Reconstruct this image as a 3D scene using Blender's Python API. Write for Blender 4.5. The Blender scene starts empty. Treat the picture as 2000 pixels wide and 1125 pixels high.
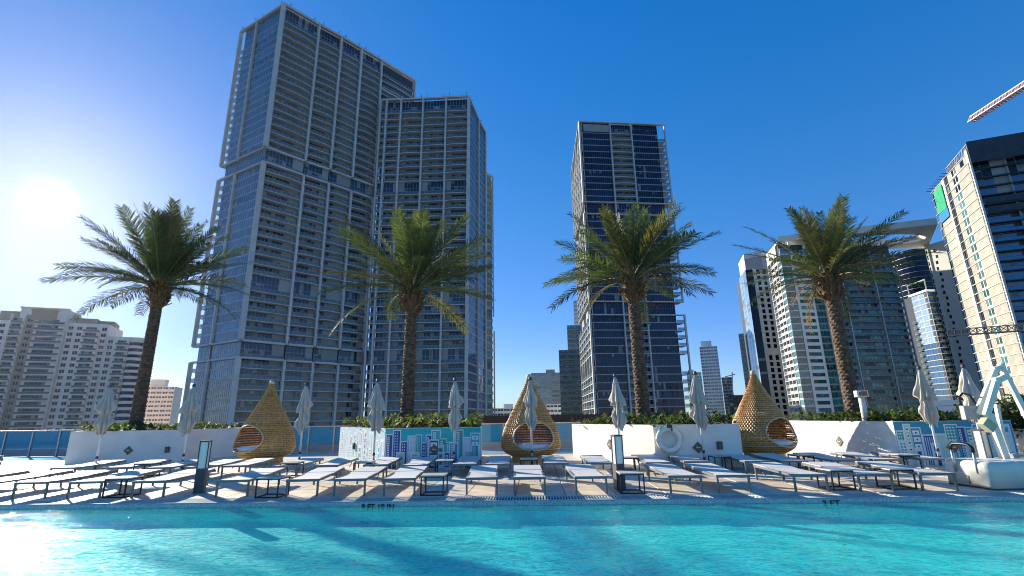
import bpy, bmesh, math, random
from mathutils import Vector, Matrix
random.seed(7)
PI = math.pi
S = bpy.context.scene
C = S.collection
# ------------------------------------------------------------------ camera
FPX = 954.0; CAM_H = 1.35
PITCH = math.atan(253 / 954); ROLL = math.atan(55 / 3600)
_f = Vector((0, math.cos(PITCH), math.sin(PITCH)))
_u0 = Vector((0, -math.sin(PITCH), math.cos(PITCH))); _r0 = Vector((1, 0, 0))
_u = _u0 * math.cos(ROLL) + _r0 * math.sin(ROLL)
_r = _r0 * math.cos(ROLL) - _u0 * math.sin(ROLL)
CAM = Vector((0, 0, CAM_H))
cd = bpy.data.cameras.new('camera'); cam = bpy.data.objects.new('camera', cd); C.objects.link(cam)
cd.sensor_width = 36; cd.lens = FPX / 2000 * 36; cd.clip_start = 0.1; cd.clip_end = 20000
m = Matrix((_r, _u, -_f)).transposed().to_4x4(); m.translation = CAM
cam.matrix_world = m
S.camera = cam
# ------------------------------------------------------------------ world, sun, exposure
SUN_AZ = math.radians(-45.9); SUN_EL = math.radians(18.5)
SUN = Vector((math.sin(SUN_AZ) * math.cos(SUN_EL), math.cos(SUN_AZ) * math.cos(SUN_EL), math.sin(SUN_EL)))
W = bpy.data.worlds.new('World'); S.world = W; W.use_nodes = True
nt = W.node_tree; nt.nodes.clear()
def N(nt, t, **k):
    n = nt.nodes.new(t)
    for a, b in k.items(): setattr(n, a, b)
    return n
out = N(nt, 'ShaderNodeOutputWorld'); bg = N(nt, 'ShaderNodeBackground')
sky = N(nt, 'ShaderNodeTexSky', sky_type='NISHITA', sun_disc=False)
sky.sun_elevation = SUN_EL; sky.sun_rotation = SUN_AZ
sky.altitude = 20; sky.air_density = 1.0; sky.dust_density = 0.12; sky.ozone_density = 3.5
hsv = N(nt, 'ShaderNodeHueSaturation'); hsv.inputs['Saturation'].default_value = 1.86
hsv.inputs['Hue'].default_value = 0.518
gm_ = N(nt, 'ShaderNodeGamma'); gm_.inputs[1].default_value = .55
nt.links.new(sky.outputs[0], gm_.inputs[0]); nt.links.new(gm_.outputs[0], hsv.inputs['Color'])
# aureole of the low sun
tc = N(nt, 'ShaderNodeTexCoord'); dt = N(nt, 'ShaderNodeVectorMath', operation='DOT_PRODUCT'); dt.inputs[1].default_value = SUN
nt.links.new(tc.outputs['Generated'], dt.inputs[0])
def pw(e, k):
    a = N(nt, 'ShaderNodeMath', operation='MAXIMUM'); a.inputs[1].default_value = 0
    b = N(nt, 'ShaderNodeMath', operation='POWER'); b.inputs[1].default_value = e
    c = N(nt, 'ShaderNodeMath', operation='MULTIPLY'); c.inputs[1].default_value = k
    nt.links.new(dt.outputs['Value'], a.inputs[0]); nt.links.new(a.outputs[0], b.inputs[0]); nt.links.new(b.outputs[0], c.inputs[0])
    return c.outputs[0]
ad = N(nt, 'ShaderNodeMath', operation='ADD'); nt.links.new(pw(6000, 11), ad.inputs[0]); nt.links.new(pw(170, .14), ad.inputs[1])
gl = N(nt, 'ShaderNodeMix', data_type='RGBA', blend_type='MULTIPLY'); gl.inputs[0].default_value = 1
gl.inputs[6].default_value = (1, 0.80, 0.42, 1); nt.links.new(ad.outputs[0], gl.inputs[7])
sm = N(nt, 'ShaderNodeMix', data_type='RGBA', blend_type='ADD'); sm.inputs[0].default_value = 1
# air near the horizon is bluer than the model's yellow band
sx = N(nt, 'ShaderNodeSeparateXYZ'); nt.links.new(tc.outputs['Generated'], sx.inputs[0])
hz = N(nt, 'ShaderNodeMapRange', interpolation_type='SMOOTHSTEP'); hz.inputs[1].default_value = .45; hz.inputs[2].default_value = 0.0
nt.links.new(sx.outputs['Z'], hz.inputs[0])
ht = N(nt, 'ShaderNodeMix', data_type='RGBA', blend_type='MULTIPLY'); ht.inputs[7].default_value = (.66, .80, 1.12, 1)
nt.links.new(hz.outputs[0], ht.inputs[0]); nt.links.new(hsv.outputs[0], ht.inputs[6])
nt.links.new(ht.outputs[2], sm.inputs[6]); nt.links.new(gl.outputs[2], sm.inputs[7])
nt.links.new(sm.outputs[2], bg.inputs['Color']); bg.inputs['Strength'].default_value = 0.125
nt.links.new(bg.outputs[0], out.inputs[0])
sl = bpy.data.lights.new('sun', 'SUN'); so = bpy.data.objects.new('sun', sl); C.objects.link(so)
sl.energy = 3.2; sl.angle = math.radians(0.5); sl.color = (1, 0.93, 0.82)
so.rotation_euler = (-SUN).to_track_quat('-Z', 'Y').to_euler(); so.location = (-60, 60, 60)
vs = S.view_settings; vs.view_transform = 'Standard'; vs.look = 'None'; vs.gamma = 1; vs.use_curve_mapping = False
vs.exposure = 1.52
S.cycles.pixel_filter_type = 'BLACKMAN_HARRIS'; S.cycles.filter_width = 1.05; S.cycles.max_bounces = 8; S.cycles.transparent_max_bounces = 16

# ------------------------------------------------------------------ helpers
def ray(u, v): return _r * (u - 1000) - _u * (v - 562.5) + _f * FPX
def G(u, v, z=0):
    d = ray(u, v); return CAM + d * ((z - CAM_H) / d.z)
def AY(u, v, Y):
    d = ray(u, v); return CAM + d * (Y / d.y)
def AD(u, v, D):
    d = ray(u, v); return CAM + d * (D / math.hypot(d.x, d.y))
def PZ(az, D):
    a = math.radians(az); return Vector((D * math.sin(a), D * math.cos(a), 0))

MATS = {}
def mat(name, col, rough=.6, metal=0, var=.12, scale=4, objvar=0, bump=0, ior=1.5, det=4, stretch=None, col2=None, spec=.5):
    if name in MATS: return MATS[name]
    m = bpy.data.materials.new(name); m.use_nodes = True; nt = m.node_tree
    b = nt.nodes['Principled BSDF']
    b.inputs['Roughness'].default_value = rough; b.inputs['Metallic'].default_value = metal; b.inputs['IOR'].default_value = ior
    b.inputs['Specular IOR Level'].default_value = spec
    tc = N(nt, 'ShaderNodeTexCoord'); nz = N(nt, 'ShaderNodeTexNoise'); nz.inputs['Scale'].default_value = scale; nz.inputs['Detail'].default_value = det
    if stretch:
        mp = N(nt, 'ShaderNodeMapping'); mp.inputs['Scale'].default_value = stretch
        nt.links.new(tc.outputs['Object'], mp.inputs['Vector']); nt.links.new(mp.outputs[0], nz.inputs['Vector'])
    else: nt.links.new(tc.outputs['Object'], nz.inputs['Vector'])
    mr = N(nt, 'ShaderNodeMapRange'); mr.inputs[1].default_value = .3; mr.inputs[2].default_value = .7
    nt.links.new(nz.outputs[0], mr.inputs[0])
    mx = N(nt, 'ShaderNodeMix', data_type='RGBA')
    c1 = tuple(min(1, c * (1 - var)) for c in col); c2 = col2 or tuple(min(1, c * (1 + var)) for c in col)
    mx.inputs[6].default_value = (*c1, 1); mx.inputs[7].default_value = (*c2, 1)
    nt.links.new(mr.outputs[0], mx.inputs[0]); src = mx.outputs[2]
    if objvar:
        oi = N(nt, 'ShaderNodeObjectInfo'); m2 = N(nt, 'ShaderNodeMapRange'); m2.inputs[3].default_value = 1 - objvar; m2.inputs[4].default_value = 1 + objvar
        nt.links.new(oi.outputs['Random'], m2.inputs[0])
        mu = N(nt, 'ShaderNodeMix', data_type='RGBA', blend_type='MULTIPLY'); mu.inputs[0].default_value = 1
        nt.links.new(src, mu.inputs[6]); nt.links.new(m2.outputs[0], mu.inputs[7]); src = mu.outputs[2]
    nt.links.new(src, b.inputs['Base Color'])
    if bump:
        bp = N(nt, 'ShaderNodeBump'); bp.inputs['Strength'].default_value = bump; bp.inputs['Distance'].default_value = .02
        nt.links.new(nz.outputs[0], bp.inputs['Height']); nt.links.new(bp.outputs[0], b.inputs['Normal'])
    MATS[name] = m
    return m
def glassmat(name, col, see=.35, rough=.04, ior=1.5):
    m = mat(name, col, rough, 0, .1, .5, ior=ior); nt = m.node_tree
    b = nt.nodes['Principled BSDF']; o = nt.nodes['Material Output']
    t = N(nt, 'ShaderNodeBsdfTransparent'); t.inputs[0].default_value = (*[min(1, c * 1.2 + .45) for c in col], 1)
    mx = N(nt, 'ShaderNodeMixShader'); mx.inputs[0].default_value = see
    nt.links.new(b.outputs[0], mx.inputs[1]); nt.links.new(t.outputs[0], mx.inputs[2]); nt.links.new(mx.outputs[0], o.inputs[0])
    return m
def winmat(name, col, ior=1.7, objvar=.5, rough=.03, wob=.02):
    """coated facade glass: dark body colour, mirror-like coat, slightly wavy panes"""
    m = mat(name, col, rough, 0, .35, .35, objvar, 0, ior, 3); nt = m.node_tree
    b = nt.nodes['Principled BSDF']
    nz = N(nt, 'ShaderNodeTexNoise'); nz.inputs['Scale'].default_value = .9; tc = N(nt, 'ShaderNodeTexCoord')
    nt.links.new(tc.outputs['Object'], nz.inputs['Vector'])
    bp = N(nt, 'ShaderNodeBump'); bp.inputs['Strength'].default_value = wob * 5; bp.inputs['Distance'].default_value = .15
    nt.links.new(nz.outputs[0], bp.inputs['Height']); nt.links.new(bp.outputs[0], b.inputs['Normal'])
    return m

class MB:
    def __init__(s): s.v = []; s.f = []; s.m = []; s.sm = []
    def add(s, vs, fs, m=0, smooth=False):
        o = len(s.v); s.v += [tuple(p) for p in vs]
        for f in fs: s.f.append(tuple(i + o for i in f)); s.m.append(m); s.sm.append(smooth)
        return s
    def box(s, c, d, m=0, rz=0, rot=None):
        x, y, z = d[0] / 2, d[1] / 2, d[2] / 2
        vs = [Vector(p) for p in ((-x, -y, -z), (x, -y, -z), (x, y, -z), (-x, y, -z), (-x, -y, z), (x, -y, z), (x, y, z), (-x, y, z))]
        R = rot if rot is not None else Matrix.Rotation(rz, 3, 'Z')
        c = Vector(c)
        return s.add([R @ p + c for p in vs], [(0, 3, 2, 1), (4, 5, 6, 7), (0, 1, 5, 4), (1, 2, 6, 5), (2, 3, 7, 6), (3, 0, 4, 7)], m)
    def b2(s, a, b, m=0):
        return s.box([(a[i] + b[i]) / 2 for i in range(3)], [abs(b[i] - a[i]) for i in range(3)], m)
    def bar(s, a, b, w, h, m=0):
        a = Vector(a); b = Vector(b); d = b - a; L = d.length
        q = d.to_track_quat('Y', 'Z').to_matrix()
        return s.box((a + b) / 2, (w, L, h), m, rot=q)
    def prism(s, pts, z0, z1, m=0, mtop=None):
        n = len(pts); vs = [(p[0], p[1], z0) for p in pts] + [(p[0], p[1], z1) for p in pts]
        s.add(vs, [(i, (i + 1) % n, (i + 1) % n + n, i + n) for i in range(n)], m)
        o = len(s.v) - 2 * n
        s.f += [tuple(o + n + i for i in range(n)), tuple(o + n - 1 - i for i in range(n))]; s.m += [m if mtop is None else mtop, m]; s.sm += [False, False]
        return s
    def tube(s, pts, r, n=6, m=0, smooth=True, caps=True):
        pts = [Vector(p) for p in pts]; rr = r if isinstance(r, (list, tuple)) else [r] * len(pts)
        vs = []; prev = None
        for i, p in enumerate(pts):
            d = (pts[min(i + 1, len(pts) - 1)] - pts[max(i - 1, 0)]).normalized()
            if prev is None:
                a = Vector((0, 0, 1)) if abs(d.z) < .9 else Vector((1, 0, 0)); x = d.cross(a).normalized()
            else: x = (prev - d * prev.dot(d)).normalized()
            prev = x; y = d.cross(x)
            for k in range(n): vs.append(p + (x * math.cos(2 * PI * k / n) + y * math.sin(2 * PI * k / n)) * rr[i])
        fs = [(i * n + k, i * n + (k + 1) % n, (i + 1) * n + (k + 1) % n, (i + 1) * n + k) for i in range(len(pts) - 1) for k in range(n)]
        s.add(vs, fs, m, smooth)
        if caps:
            o = len(s.v) - len(vs)
            s.f += [tuple(o + n - 1 - k for k in range(n)), tuple(o + (len(pts) - 1) * n + k for k in range(n))]; s.m += [m, m]; s.sm += [False, False]
        return s
    def lathe(s, prof, n=24, m=0, c=(0, 0, 0), smooth=True, fn=None):
        vs = []
        for i, (r, z) in enumerate(prof):
            for k in range(n):
                a = 2 * PI * k / n; R = r * (fn(a, z) if fn else 1)
                vs.append((c[0] + R * math.cos(a), c[1] + R * math.sin(a), c[2] + z))
        fs = [(i * n + k, i * n + (k + 1) % n, (i + 1) * n + (k + 1) % n, (i + 1) * n + k) for i in range(len(prof) - 1) for k in range(n)]
        return s.add(vs, fs, m, smooth)
    def mesh(s, name, mats):
        me = bpy.data.meshes.new(name); me.from_pydata(s.v, [], s.f)
        for x in (mats if isinstance(mats, (list, tuple)) else [mats]): me.materials.append(x)
        me.polygons.foreach_set('material_index', s.m); me.polygons.foreach_set('use_smooth', s.sm)
        me.update(); return me
def tag(o, label=None, cat=None, group=None, kind=None):
    for k, v in (('label', label), ('category', cat), ('group', group), ('kind', kind)):
        if v: o[k] = v
    return o
def put(name, me, parent=None, loc=(0, 0, 0), rz=0, scale=None):
    o = bpy.data.objects.new(name, me); C.objects.link(o)
    o.location = loc; o.rotation_euler = (0, 0, rz)
    if scale: o.scale = scale
    if parent: o.parent = parent
    return o
def thing(name, label, cat, loc=(0, 0, 0), rz=0, group=None):
    o = put(name, None, None, loc, rz); return tag(o, label, cat, group)
def dup(r, loc, rz=0, label=None, group=None, scale=None):
    c = r.copy(); C.objects.link(c); c.location = loc; c.rotation_euler = (0, 0, rz)
    if scale: c.scale = scale
    if label: c['label'] = label
    if group: c['group'] = group
    for ch in r.children:
        d = ch.copy(); C.objects.link(d); d.parent = c
        for g in ch.children:
            e = g.copy(); C.objects.link(e); e.parent = d
    return c
def structure(name, mb, mats): return tag(put(name, mb.mesh(name, mats)), kind='structure')
def simplify(o): return o

# ------------------------------------------------------------------ materials
WHITEWALL = mat('white_stucco', (.80, .76, .67), .85, 0, .08, 1.6, bump=.5, det=8)
STONE = mat('deck_travertine', (.66, .57, .45), .6, 0, .2, 2.2, .13, bump=.25, det=8)
JOINT = mat('deck_joint', (.28, .24, .19), .9)
GRATE = mat('grate_plastic', (.56, .58, .52), .5, 0, .1)
DARKGAP = mat('grate_gap', (.04, .06, .06), .8)
MOSAIC = mat('pool_mosaic', (.42, .46, .42), .35, 0, .35, 40)
POOLTILE = mat('pool_plaster', (.10, .94, .84), .6, 0, .05, 1.5)
ALU = mat('lounger_frame_grey', (.2, .19, .17), .45, .3, .08)
SLING = mat('lounger_sling', (.68, .65, .58), .7, 0, .05, 30, .06)
BLACK = mat('black_steel', (.012, .012, .016), .4, .2, .1)
TABLETOP = mat('table_top_pale', (.6, .57, .50), .4, 0, .06)
CANVAS = mat('umbrella_canvas', (.50, .455, .375), .9, 0, .1, 6, .08, bump=.3)
POLE = mat('umbrella_pole', (.75, .75, .73), .4, .1, .05)
DKGREY = mat('dark_grey_cap', (.06, .06, .065), .5)
STEEL = mat('brushed_steel', (.45, .46, .47), .35, .8, .08)
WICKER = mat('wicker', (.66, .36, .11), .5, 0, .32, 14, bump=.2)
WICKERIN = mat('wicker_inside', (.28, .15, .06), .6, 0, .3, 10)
RIMC = mat('wicker_rim', (.62, .5, .32), .5, 0, .1)
CUSHION = mat('cushion_white', (.72, .72, .72), .9, 0, .05)
TRUNK = mat('palm_bark', (.10, .06, .035), .95, 0, .5, 9, bump=.6, col2=(.2, .13, .08))
BOOT = mat('palm_boot', (.15, .085, .04), .9, 0, .45, 7)
FROND = mat('palm_leaf', (.078, .098, .034), .5, 0, .3, 1.2, .4)
FRONDY = mat('palm_leaf_yellow', (.14, .125, .045), .55, 0, .3, 1.2, .35)
FRONDD = mat('palm_leaf_dry', (.30, .19, .09), .7, 0, .25, 2, .2)
def leafy(m, k=.4):
    nt = m.node_tree; b = nt.nodes['Principled BSDF']; o = nt.nodes['Material Output']
    t = N(nt, 'ShaderNodeBsdfTranslucent'); src = b.inputs['Base Color'].links[0].from_socket
    mu = N(nt, 'ShaderNodeMix', data_type='RGBA', blend_type='MULTIPLY'); mu.inputs[0].default_value = 1; mu.inputs[7].default_value = (1.15, 1.25, .6, 1)
    nt.links.new(src, mu.inputs[6]); nt.links.new(mu.outputs[2], t.inputs[0])
    x = N(nt, 'ShaderNodeMixShader'); x.inputs[0].default_value = k; nt.links.new(b.outputs[0], x.inputs[1]); nt.links.new(t.outputs[0], x.inputs[2]); nt.links.new(x.outputs[0], o.inputs[0])
for m_ in (FROND, FRONDY, FRONDD): leafy(m_)
RACHIS = mat('palm_rachis', (.16, .14, .05), .5, 0, .2)
LEAF1 = mat('hedge_leaf', (.06, .09, .025), .65, 0, .4, 2)
LEAF2 = mat('hedge_leaf_light', (.15, .17, .045), .65, 0, .35, 2); leafy(LEAF1); leafy(LEAF2)
SOIL = mat('soil', (.04, .03, .02), .95)
RAILGLASS = glassmat('rail_glass_blue', (.04, .34, .48), .35)
KICK = mat('rail_kick_plate', (.3, .31, .31), .5, .2)
PLAQUE = mat('plaque_bronze', (.13, .115, .075), .45, .5, .2, 20)
LAMPW = mat('lamp_diffuser', (.84, .79, .68), .4, 0, .04)
LIFTW = mat('lift_white', (.72, .69, .57), .4, 0, .05)
CONC = mat('concrete_pale', (.50, .50, .46), .8, 0, .1, .3, .06)
CONC2 = mat('concrete_warm', (.35, .325, .265), .85, 0, .2, .35, .07)
SLABC = mat('concrete_slab', (.54, .55, .51), .8, 0, .1, .3)
COREC = mat('core_dark', (.04, .05, .06), .8)
WALLG = mat('wall_greygreen', (.25, .275, .26), .8, 0, .1, .3, .15)
MULL = mat('mullion_grey', (.30, .31, .31), .45, .2, .08)
G_T1 = winmat('glass_slate', (.055, .11, .17), 1.95, .4)
G_DK = winmat('glass_dark', (.014, .026, .045), 1.55, .7)
G_NV = winmat('glass_navy', (.008, .012, .035), 1.4, .6)
G_BL = winmat('glass_blue', (.02, .07, .16), 1.9, .3)
G_GR = winmat('glass_green', (.02, .11, .10), 1.5, .6)
G_TL = winmat('glass_teal', (.05, .17, .18), 1.6, .5)
G_BK = winmat('glass_black', (.006, .007, .01), 1.4, .4)
BLIND = winmat('glass_blinds', (.16, .17, .16), 1.5, .4)
G_SKY = winmat('glass_mirror', (.25, .33, .4), 2.6, .1)
RAIL = glassmat('balcony_glass', (.11, .18, .20), .32)
RAILB = glassmat('balcony_glass_blue', (.03, .20, .34), .15)
RAILW = mat('balcony_white', (.62, .62, .58), .7)
WPAINT = mat('facade_white', (.74, .71, .64), .75, 0, .05, .3, .03)
WBRIGHT = mat('facade_bright', (.66, .62, .52), .75, 0, .05, .3)
PINK = mat('facade_pale_grey', (.86, .72, .60), .8, 0, .06, .3, .04)
BROWN = mat('facade_brown', (.42, .29, .20), .85, 0, .1, .3)
TARP = mat('tarp_dark', (.028, .044, .055), .7, 0, .3, .4)
GREEN = mat('net_green', (.01, .30, .13), .8, 0, .2, .5)
BLUE = mat('net_blue', (.01, .17, .55), .8, 0, .15, .5)
RED = mat('crane_red', (.42, .07, .06), .6)
CRWHITE = mat('crane_white', (.62, .5, .5), .6)
DKBROWN = mat('louvre_brown', (.025, .015, .014), .8)
GROUND = mat('city_ground', (.16, .17, .16), .9, 0, .4, .02)
BAY = mat('bay_water', (.02, .06, .09), .1, 0, .2, .05)

# ------------------------------------------------------------------ ground, deck, pool
gm = MB(); gm.add([(-2495, -1495, -45), (2495, -1495, -45), (2495, 3495, -45), (-2495, 3495, -45)], [(0, 1, 2, 3)])
structure('ground', gm, GROUND)
DY0, DY1 = 9.38, 19.4            # deck strip between pool edge and wet channel
# podium the deck stands on
pm = MB(); pm.b2((-34, 9.39, -45.02), (30, 24.4, -.062)); pm.b2((-34, -12, -45.02), (30, .78, -.062)); pm.b2((-34, .78, -45.02), (-20, 9.39, -.062)); pm.b2((20, .78, -45.02), (30, 9.39, -.062)); pm.b2((-20, .8, -45.02), (20, 9.38, -1.6))
structure('podium', pm, WHITEWALL)
dk = MB(); dk.b2((-33, DY0, -.06), (29, 24.4, -.02)); dk.b2((-33, -11, -.06), (29, .6, -.02)); dk.b2((-33, .6, -.06), (-20, DY0, -.02)); dk.b2((20, .6, -.06), (29, DY0, -.02))
deck = structure('deck', dk, JOINT)
def slabmesh(w, d):
    b = MB(); e = .006; g = .006
    x, y = w / 2 - g, d / 2 - g
    vs = [(-x, -y, -.02), (x, -y, -.02), (x, y, -.02), (-x, y, -.02), (-x + e, -y + e, 0), (x - e, -y + e, 0), (x - e, y - e, 0), (-x + e, y - e, 0)]
    b.add(vs, [(4, 5, 6, 7), (0, 1, 5, 4), (1, 2, 6, 5), (2, 3, 7, 6), (3, 0, 4, 7)])
    return b
SW_, SD_ = .9, 1.025
tile_me = slabmesh(SW_, SD_).mesh('paving_slab', STONE)
rest = MB(); cnt = 0
for j in range(10):
    for i in range(-36, 32):
        x = i * SW_ + .45; y = DY0 + SD_ / 2 + j * SD_
        if -32.9 < x < 28.9:
            if abs(x) < y * 1.12 + .5 and cnt < 296 and j < 9:
                o = put('paving_slab', tile_me, deck, (x, y, random.uniform(-.001, .0015))); cnt += 1
            else:
                rest.add([(p[0] + x, p[1] + y, p[2]) for p in slabmesh(SW_, SD_).v], [(4, 5, 6, 7), (0, 1, 5, 4), (1, 2, 6, 5), (2, 3, 7, 6), (3, 0, 4, 7)])
for j in range(12):
    for i in range(-36, 32):
        rest.add([(p[0] + i * .9 + .45, p[1] + .1 - j * .95, p[2]) for p in slabmesh(.9, .95).v], [(4, 5, 6, 7)])
o = put('paving_field', rest.mesh('paving_field', STONE), deck); o['kind'] = 'stuff'
# gutter grate along the pool edge
PX0, PX1 = -20, 20
GY0, GY1 = 8.93, 9.38
gt = MB(); gt.b2((PX0, GY0, -.1), (PX1, GY1 - .003, -.045)); gutter = structure('gutter_channel', gt, DARKGAP)
gs = MB(); n = int((PX1 - PX0) / .05)
for i in range(n):
    x = PX0 + (i + .5) * .05; gs.b2((x - .010, GY0 + .02, -.044), (x + .010, GY1 - .03, -.006))
gs.b2((PX0, GY1 - .029, -.044), (PX1, GY1 - .004, -.004)); gs.b2((PX0, GY0, -.044), (PX1, GY0 + .019, -.004))
o = put('grate_bars', gs.mesh('grate_bars', GRATE), gutter); o['kind'] = 'stuff'
WATER_Z = -.075
cp = MB()
prof = [(GY0 - .003, -.02), (8.905, -.008), (8.89, -.02), (8.875, -.16), (8.875, -1.6), (GY0 - .003, -1.6)]
nn = len(prof)
cp.add([(PX0, y, z) for y, z in prof] + [(PX1, y, z) for y, z in prof], [(i, (i + 1) % nn, (i + 1) % nn + nn, i + nn) for i in range(nn)])
coping = structure('pool_coping', cp, MOSAIC)
FLOOR_Z = WATER_Z - .22
fl = MB(); fl.add([(PX0, .7, FLOOR_Z), (PX1, .7, FLOOR_Z), (PX1, 8.9, FLOOR_Z), (PX0, 8.9, FLOOR_Z)], [(0, 1, 2, 3)])
fl.add([(PX0, .8, -1.6), (PX1, .8, -1.6), (PX1, .8, -.02), (PX0, .8, -.02)], [(3, 2, 1, 0)])
fl.add([(PX0 + .002, .7, -1.6), (PX0 + .002, 8.9, -1.6), (PX0 + .002, 8.9, -.03), (PX0 + .002, .7, -.03)], [(0, 1, 2, 3)])
fl.add([(PX1 - .002, .7, -1.6), (PX1 - .002, 8.9, -1.6), (PX1 - .002, 8.9, -.03), (PX1 - .002, .7, -.03)], [(3, 2, 1, 0)])
fl.add([(PX0, 8.868, -1.6), (PX1, 8.868, -1.6), (PX1, 8.868, -.165), (PX0, 8.868, -.165)], [(0, 1, 2, 3)])
structure('pool_floor', fl, POOLTILE)
# depth markings lying on the sloping tiles
def marking(txt, x, width):
    c = bpy.data.curves.new('depth_marking', 'FONT'); c.body = txt; c.size = .125; c.align_x = 'CENTER'; c.offset = .003
    c.materials.append(BLACK)
    o = bpy.data.objects.new('depth_marking', c); C.objects.link(o); o.parent = coping
    o.location = (x, 8.876, -.125); o.rotation_euler = (math.radians(96), 0, 0)
    k = width / (len(txt) * .125 * .44); o.scale = (k, 1, 1)
marking('8 FT 10 IN', -2.32, .56); marking('2 FT', 5.2, .27)
p = G(868, 1001, FLOOR_Z); put('floor_inlet', MB().lathe([(0, .012), (.13, .01), (.15, 0)], 18).mesh('floor_inlet', DKGREY), bpy.data.objects['pool_floor'], (p.x, p.y, FLOOR_Z))
# water
def water_material():
    m = bpy.data.materials.new('pool_water'); m.use_nodes = True; nt = m.node_tree; nt.nodes.clear()
    o = N(nt, 'ShaderNodeOutputMaterial'); tc = N(nt, 'ShaderNodeTexCoord')
    tr = N(nt, 'ShaderNodeBsdfTransparent'); gl = N(nt, 'ShaderNodeBsdfGlossy'); gl.inputs['Roughness'].default_value = .015
    lw = N(nt, 'ShaderNodeLayerWeight'); f5 = N(nt, 'ShaderNodeMath', operation='POWER'); f5.inputs[1].default_value = 5; nt.links.new(lw.outputs['Facing'], f5.inputs[0])
    fr = N(nt, 'ShaderNodeMath', operation='MULTIPLY_ADD'); fr.inputs[1].default_value = .72; fr.inputs[2].default_value = .02; nt.links.new(f5.outputs[0], fr.inputs[0])
    mx = N(nt, 'ShaderNodeMixShader')
    def noise(scale, st, det=3, dist=0):
        mp = N(nt, 'ShaderNodeMapping'); mp.inputs['Scale'].default_value = st; nt.links.new(tc.outputs['Object'], mp.inputs[0])
        n = N(nt, 'ShaderNodeTexNoise'); n.inputs['Scale'].default_value = scale; n.inputs['Detail'].default_value = det; n.inputs['Distortion'].default_value = dist
        nt.links.new(mp.outputs[0], n.inputs[0]); return n.outputs[0]
    a = noise(8.0, (1, 1.5, 1), 4, .8); b = noise(2.2, (1, 1.4, 1), 3, .5)
    ad = N(nt, 'ShaderNodeMath', operation='MULTIPLY_ADD'); ad.inputs[1].default_value = 2.2; nt.links.new(b, ad.inputs[0]); nt.links.new(a, ad.inputs[2])
    bp = N(nt, 'ShaderNodeBump'); bp.inputs['Strength'].default_value = .55; bp.inputs['Distance'].default_value = .04
    nt.links.new(ad.outputs[0], bp.inputs['Height'])
    nt.links.new(bp.outputs[0], gl.inputs['Normal']); nt.links.new(bp.outputs[0], lw.inputs['Normal'])
    # caustics painted as a noise tint: bright crests, dim troughs in the transparency
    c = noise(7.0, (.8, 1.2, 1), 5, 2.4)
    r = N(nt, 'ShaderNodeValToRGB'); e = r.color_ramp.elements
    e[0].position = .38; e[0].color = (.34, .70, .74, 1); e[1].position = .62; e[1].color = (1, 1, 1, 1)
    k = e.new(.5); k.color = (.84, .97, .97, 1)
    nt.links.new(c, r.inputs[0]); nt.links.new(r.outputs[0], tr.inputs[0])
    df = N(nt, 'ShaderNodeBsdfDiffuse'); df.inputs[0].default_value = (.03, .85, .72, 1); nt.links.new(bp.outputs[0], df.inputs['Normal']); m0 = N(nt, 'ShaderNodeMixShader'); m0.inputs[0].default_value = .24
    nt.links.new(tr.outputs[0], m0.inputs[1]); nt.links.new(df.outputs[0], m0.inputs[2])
    nt.links.new(fr.outputs[0], mx.inputs[0]); nt.links.new(m0.outputs[0], mx.inputs[1]); nt.links.new(gl.outputs[0], mx.inputs[2])
    nt.links.new(mx.outputs[0], o.inputs[0]); return m
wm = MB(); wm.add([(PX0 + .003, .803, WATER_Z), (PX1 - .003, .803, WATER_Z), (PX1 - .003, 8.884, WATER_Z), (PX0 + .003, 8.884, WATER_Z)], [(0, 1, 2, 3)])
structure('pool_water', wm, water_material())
# shallow wet channel before the glass balustrade
WET = mat('wet_channel_tile', (.36, .55, .57), .25, 0, .1, 2)
ch = MB(); ch.b2((-33, DY1 + .5, -.0), (29, 23.6, .004)); structure('wet_channel', ch, WET)

PIV = Vector((0, 9.38, 0)); SKEW = -.042
for nm in ('podium', 'deck', 'gutter_channel', 'pool_coping', 'pool_floor', 'pool_water'):
    o = bpy.data.objects[nm]; o.rotation_euler = (0, 0, SKEW); o.location = PIV - Matrix.Rotation(SKEW, 3, 'Z') @ PIV
# ------------------------------------------------------------------ glass balustrade
RY = 22.4
def balustrade(name, x0, x1, label):
    t = thing(name, label, 'glass railing', ((x0 + x1) / 2, RY, -.012), 0, 'glass balustrades at the terrace edge')
    n = max(1, round((x1 - x0) / 1.16)); w = (x1 - x0) / n; h0 = -(x1 - x0) / 2
    gme = MB().b2((-w / 2 + .04, -.008, .34), (w / 2 - .04, .008, 1.06)).mesh('glass_pane', RAILGLASS)
    kme = MB().b2((-w / 2 + .035, -.015, .02), (w / 2 - .035, .015, .325)).b2((-w / 2 + .035, -.02, .325), (w / 2 - .035, .02, .345)).mesh('kick_panel', KICK)
    pme = MB().b2((-.03, -.05, 0), (.03, .05, 1.08)).mesh('post', STEEL)
    for i in range(n):
        put('glass_pane', gme, t, (h0 + (i + .5) * w, 0, 0)); put('kick_panel', kme, t, (h0 + (i + .5) * w, 0, 0))
    for i in range(n + 1): put('post', pme, t, (h0 + i * w, 0, 0))
    put('top_rail', MB().b2((h0 - .03, -.045, 1.081), (-h0 + .03, .045, 1.13)).mesh('top_rail', STEEL), t)
balustrade('glass_balustrade', -32, -16.4, 'blue glass railing running left of the first white planter')
balustrade('glass_balustrade', -14.6, -6.8, 'blue glass railing behind the leftmost wicker pod')
balustrade('glass_balustrade', -1.6, 2.9, 'blue glass railing behind the middle wicker pod')
balustrade('glass_balustrade', 16.5, 28, 'blue glass railing behind the pool lift at far right')

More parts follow.
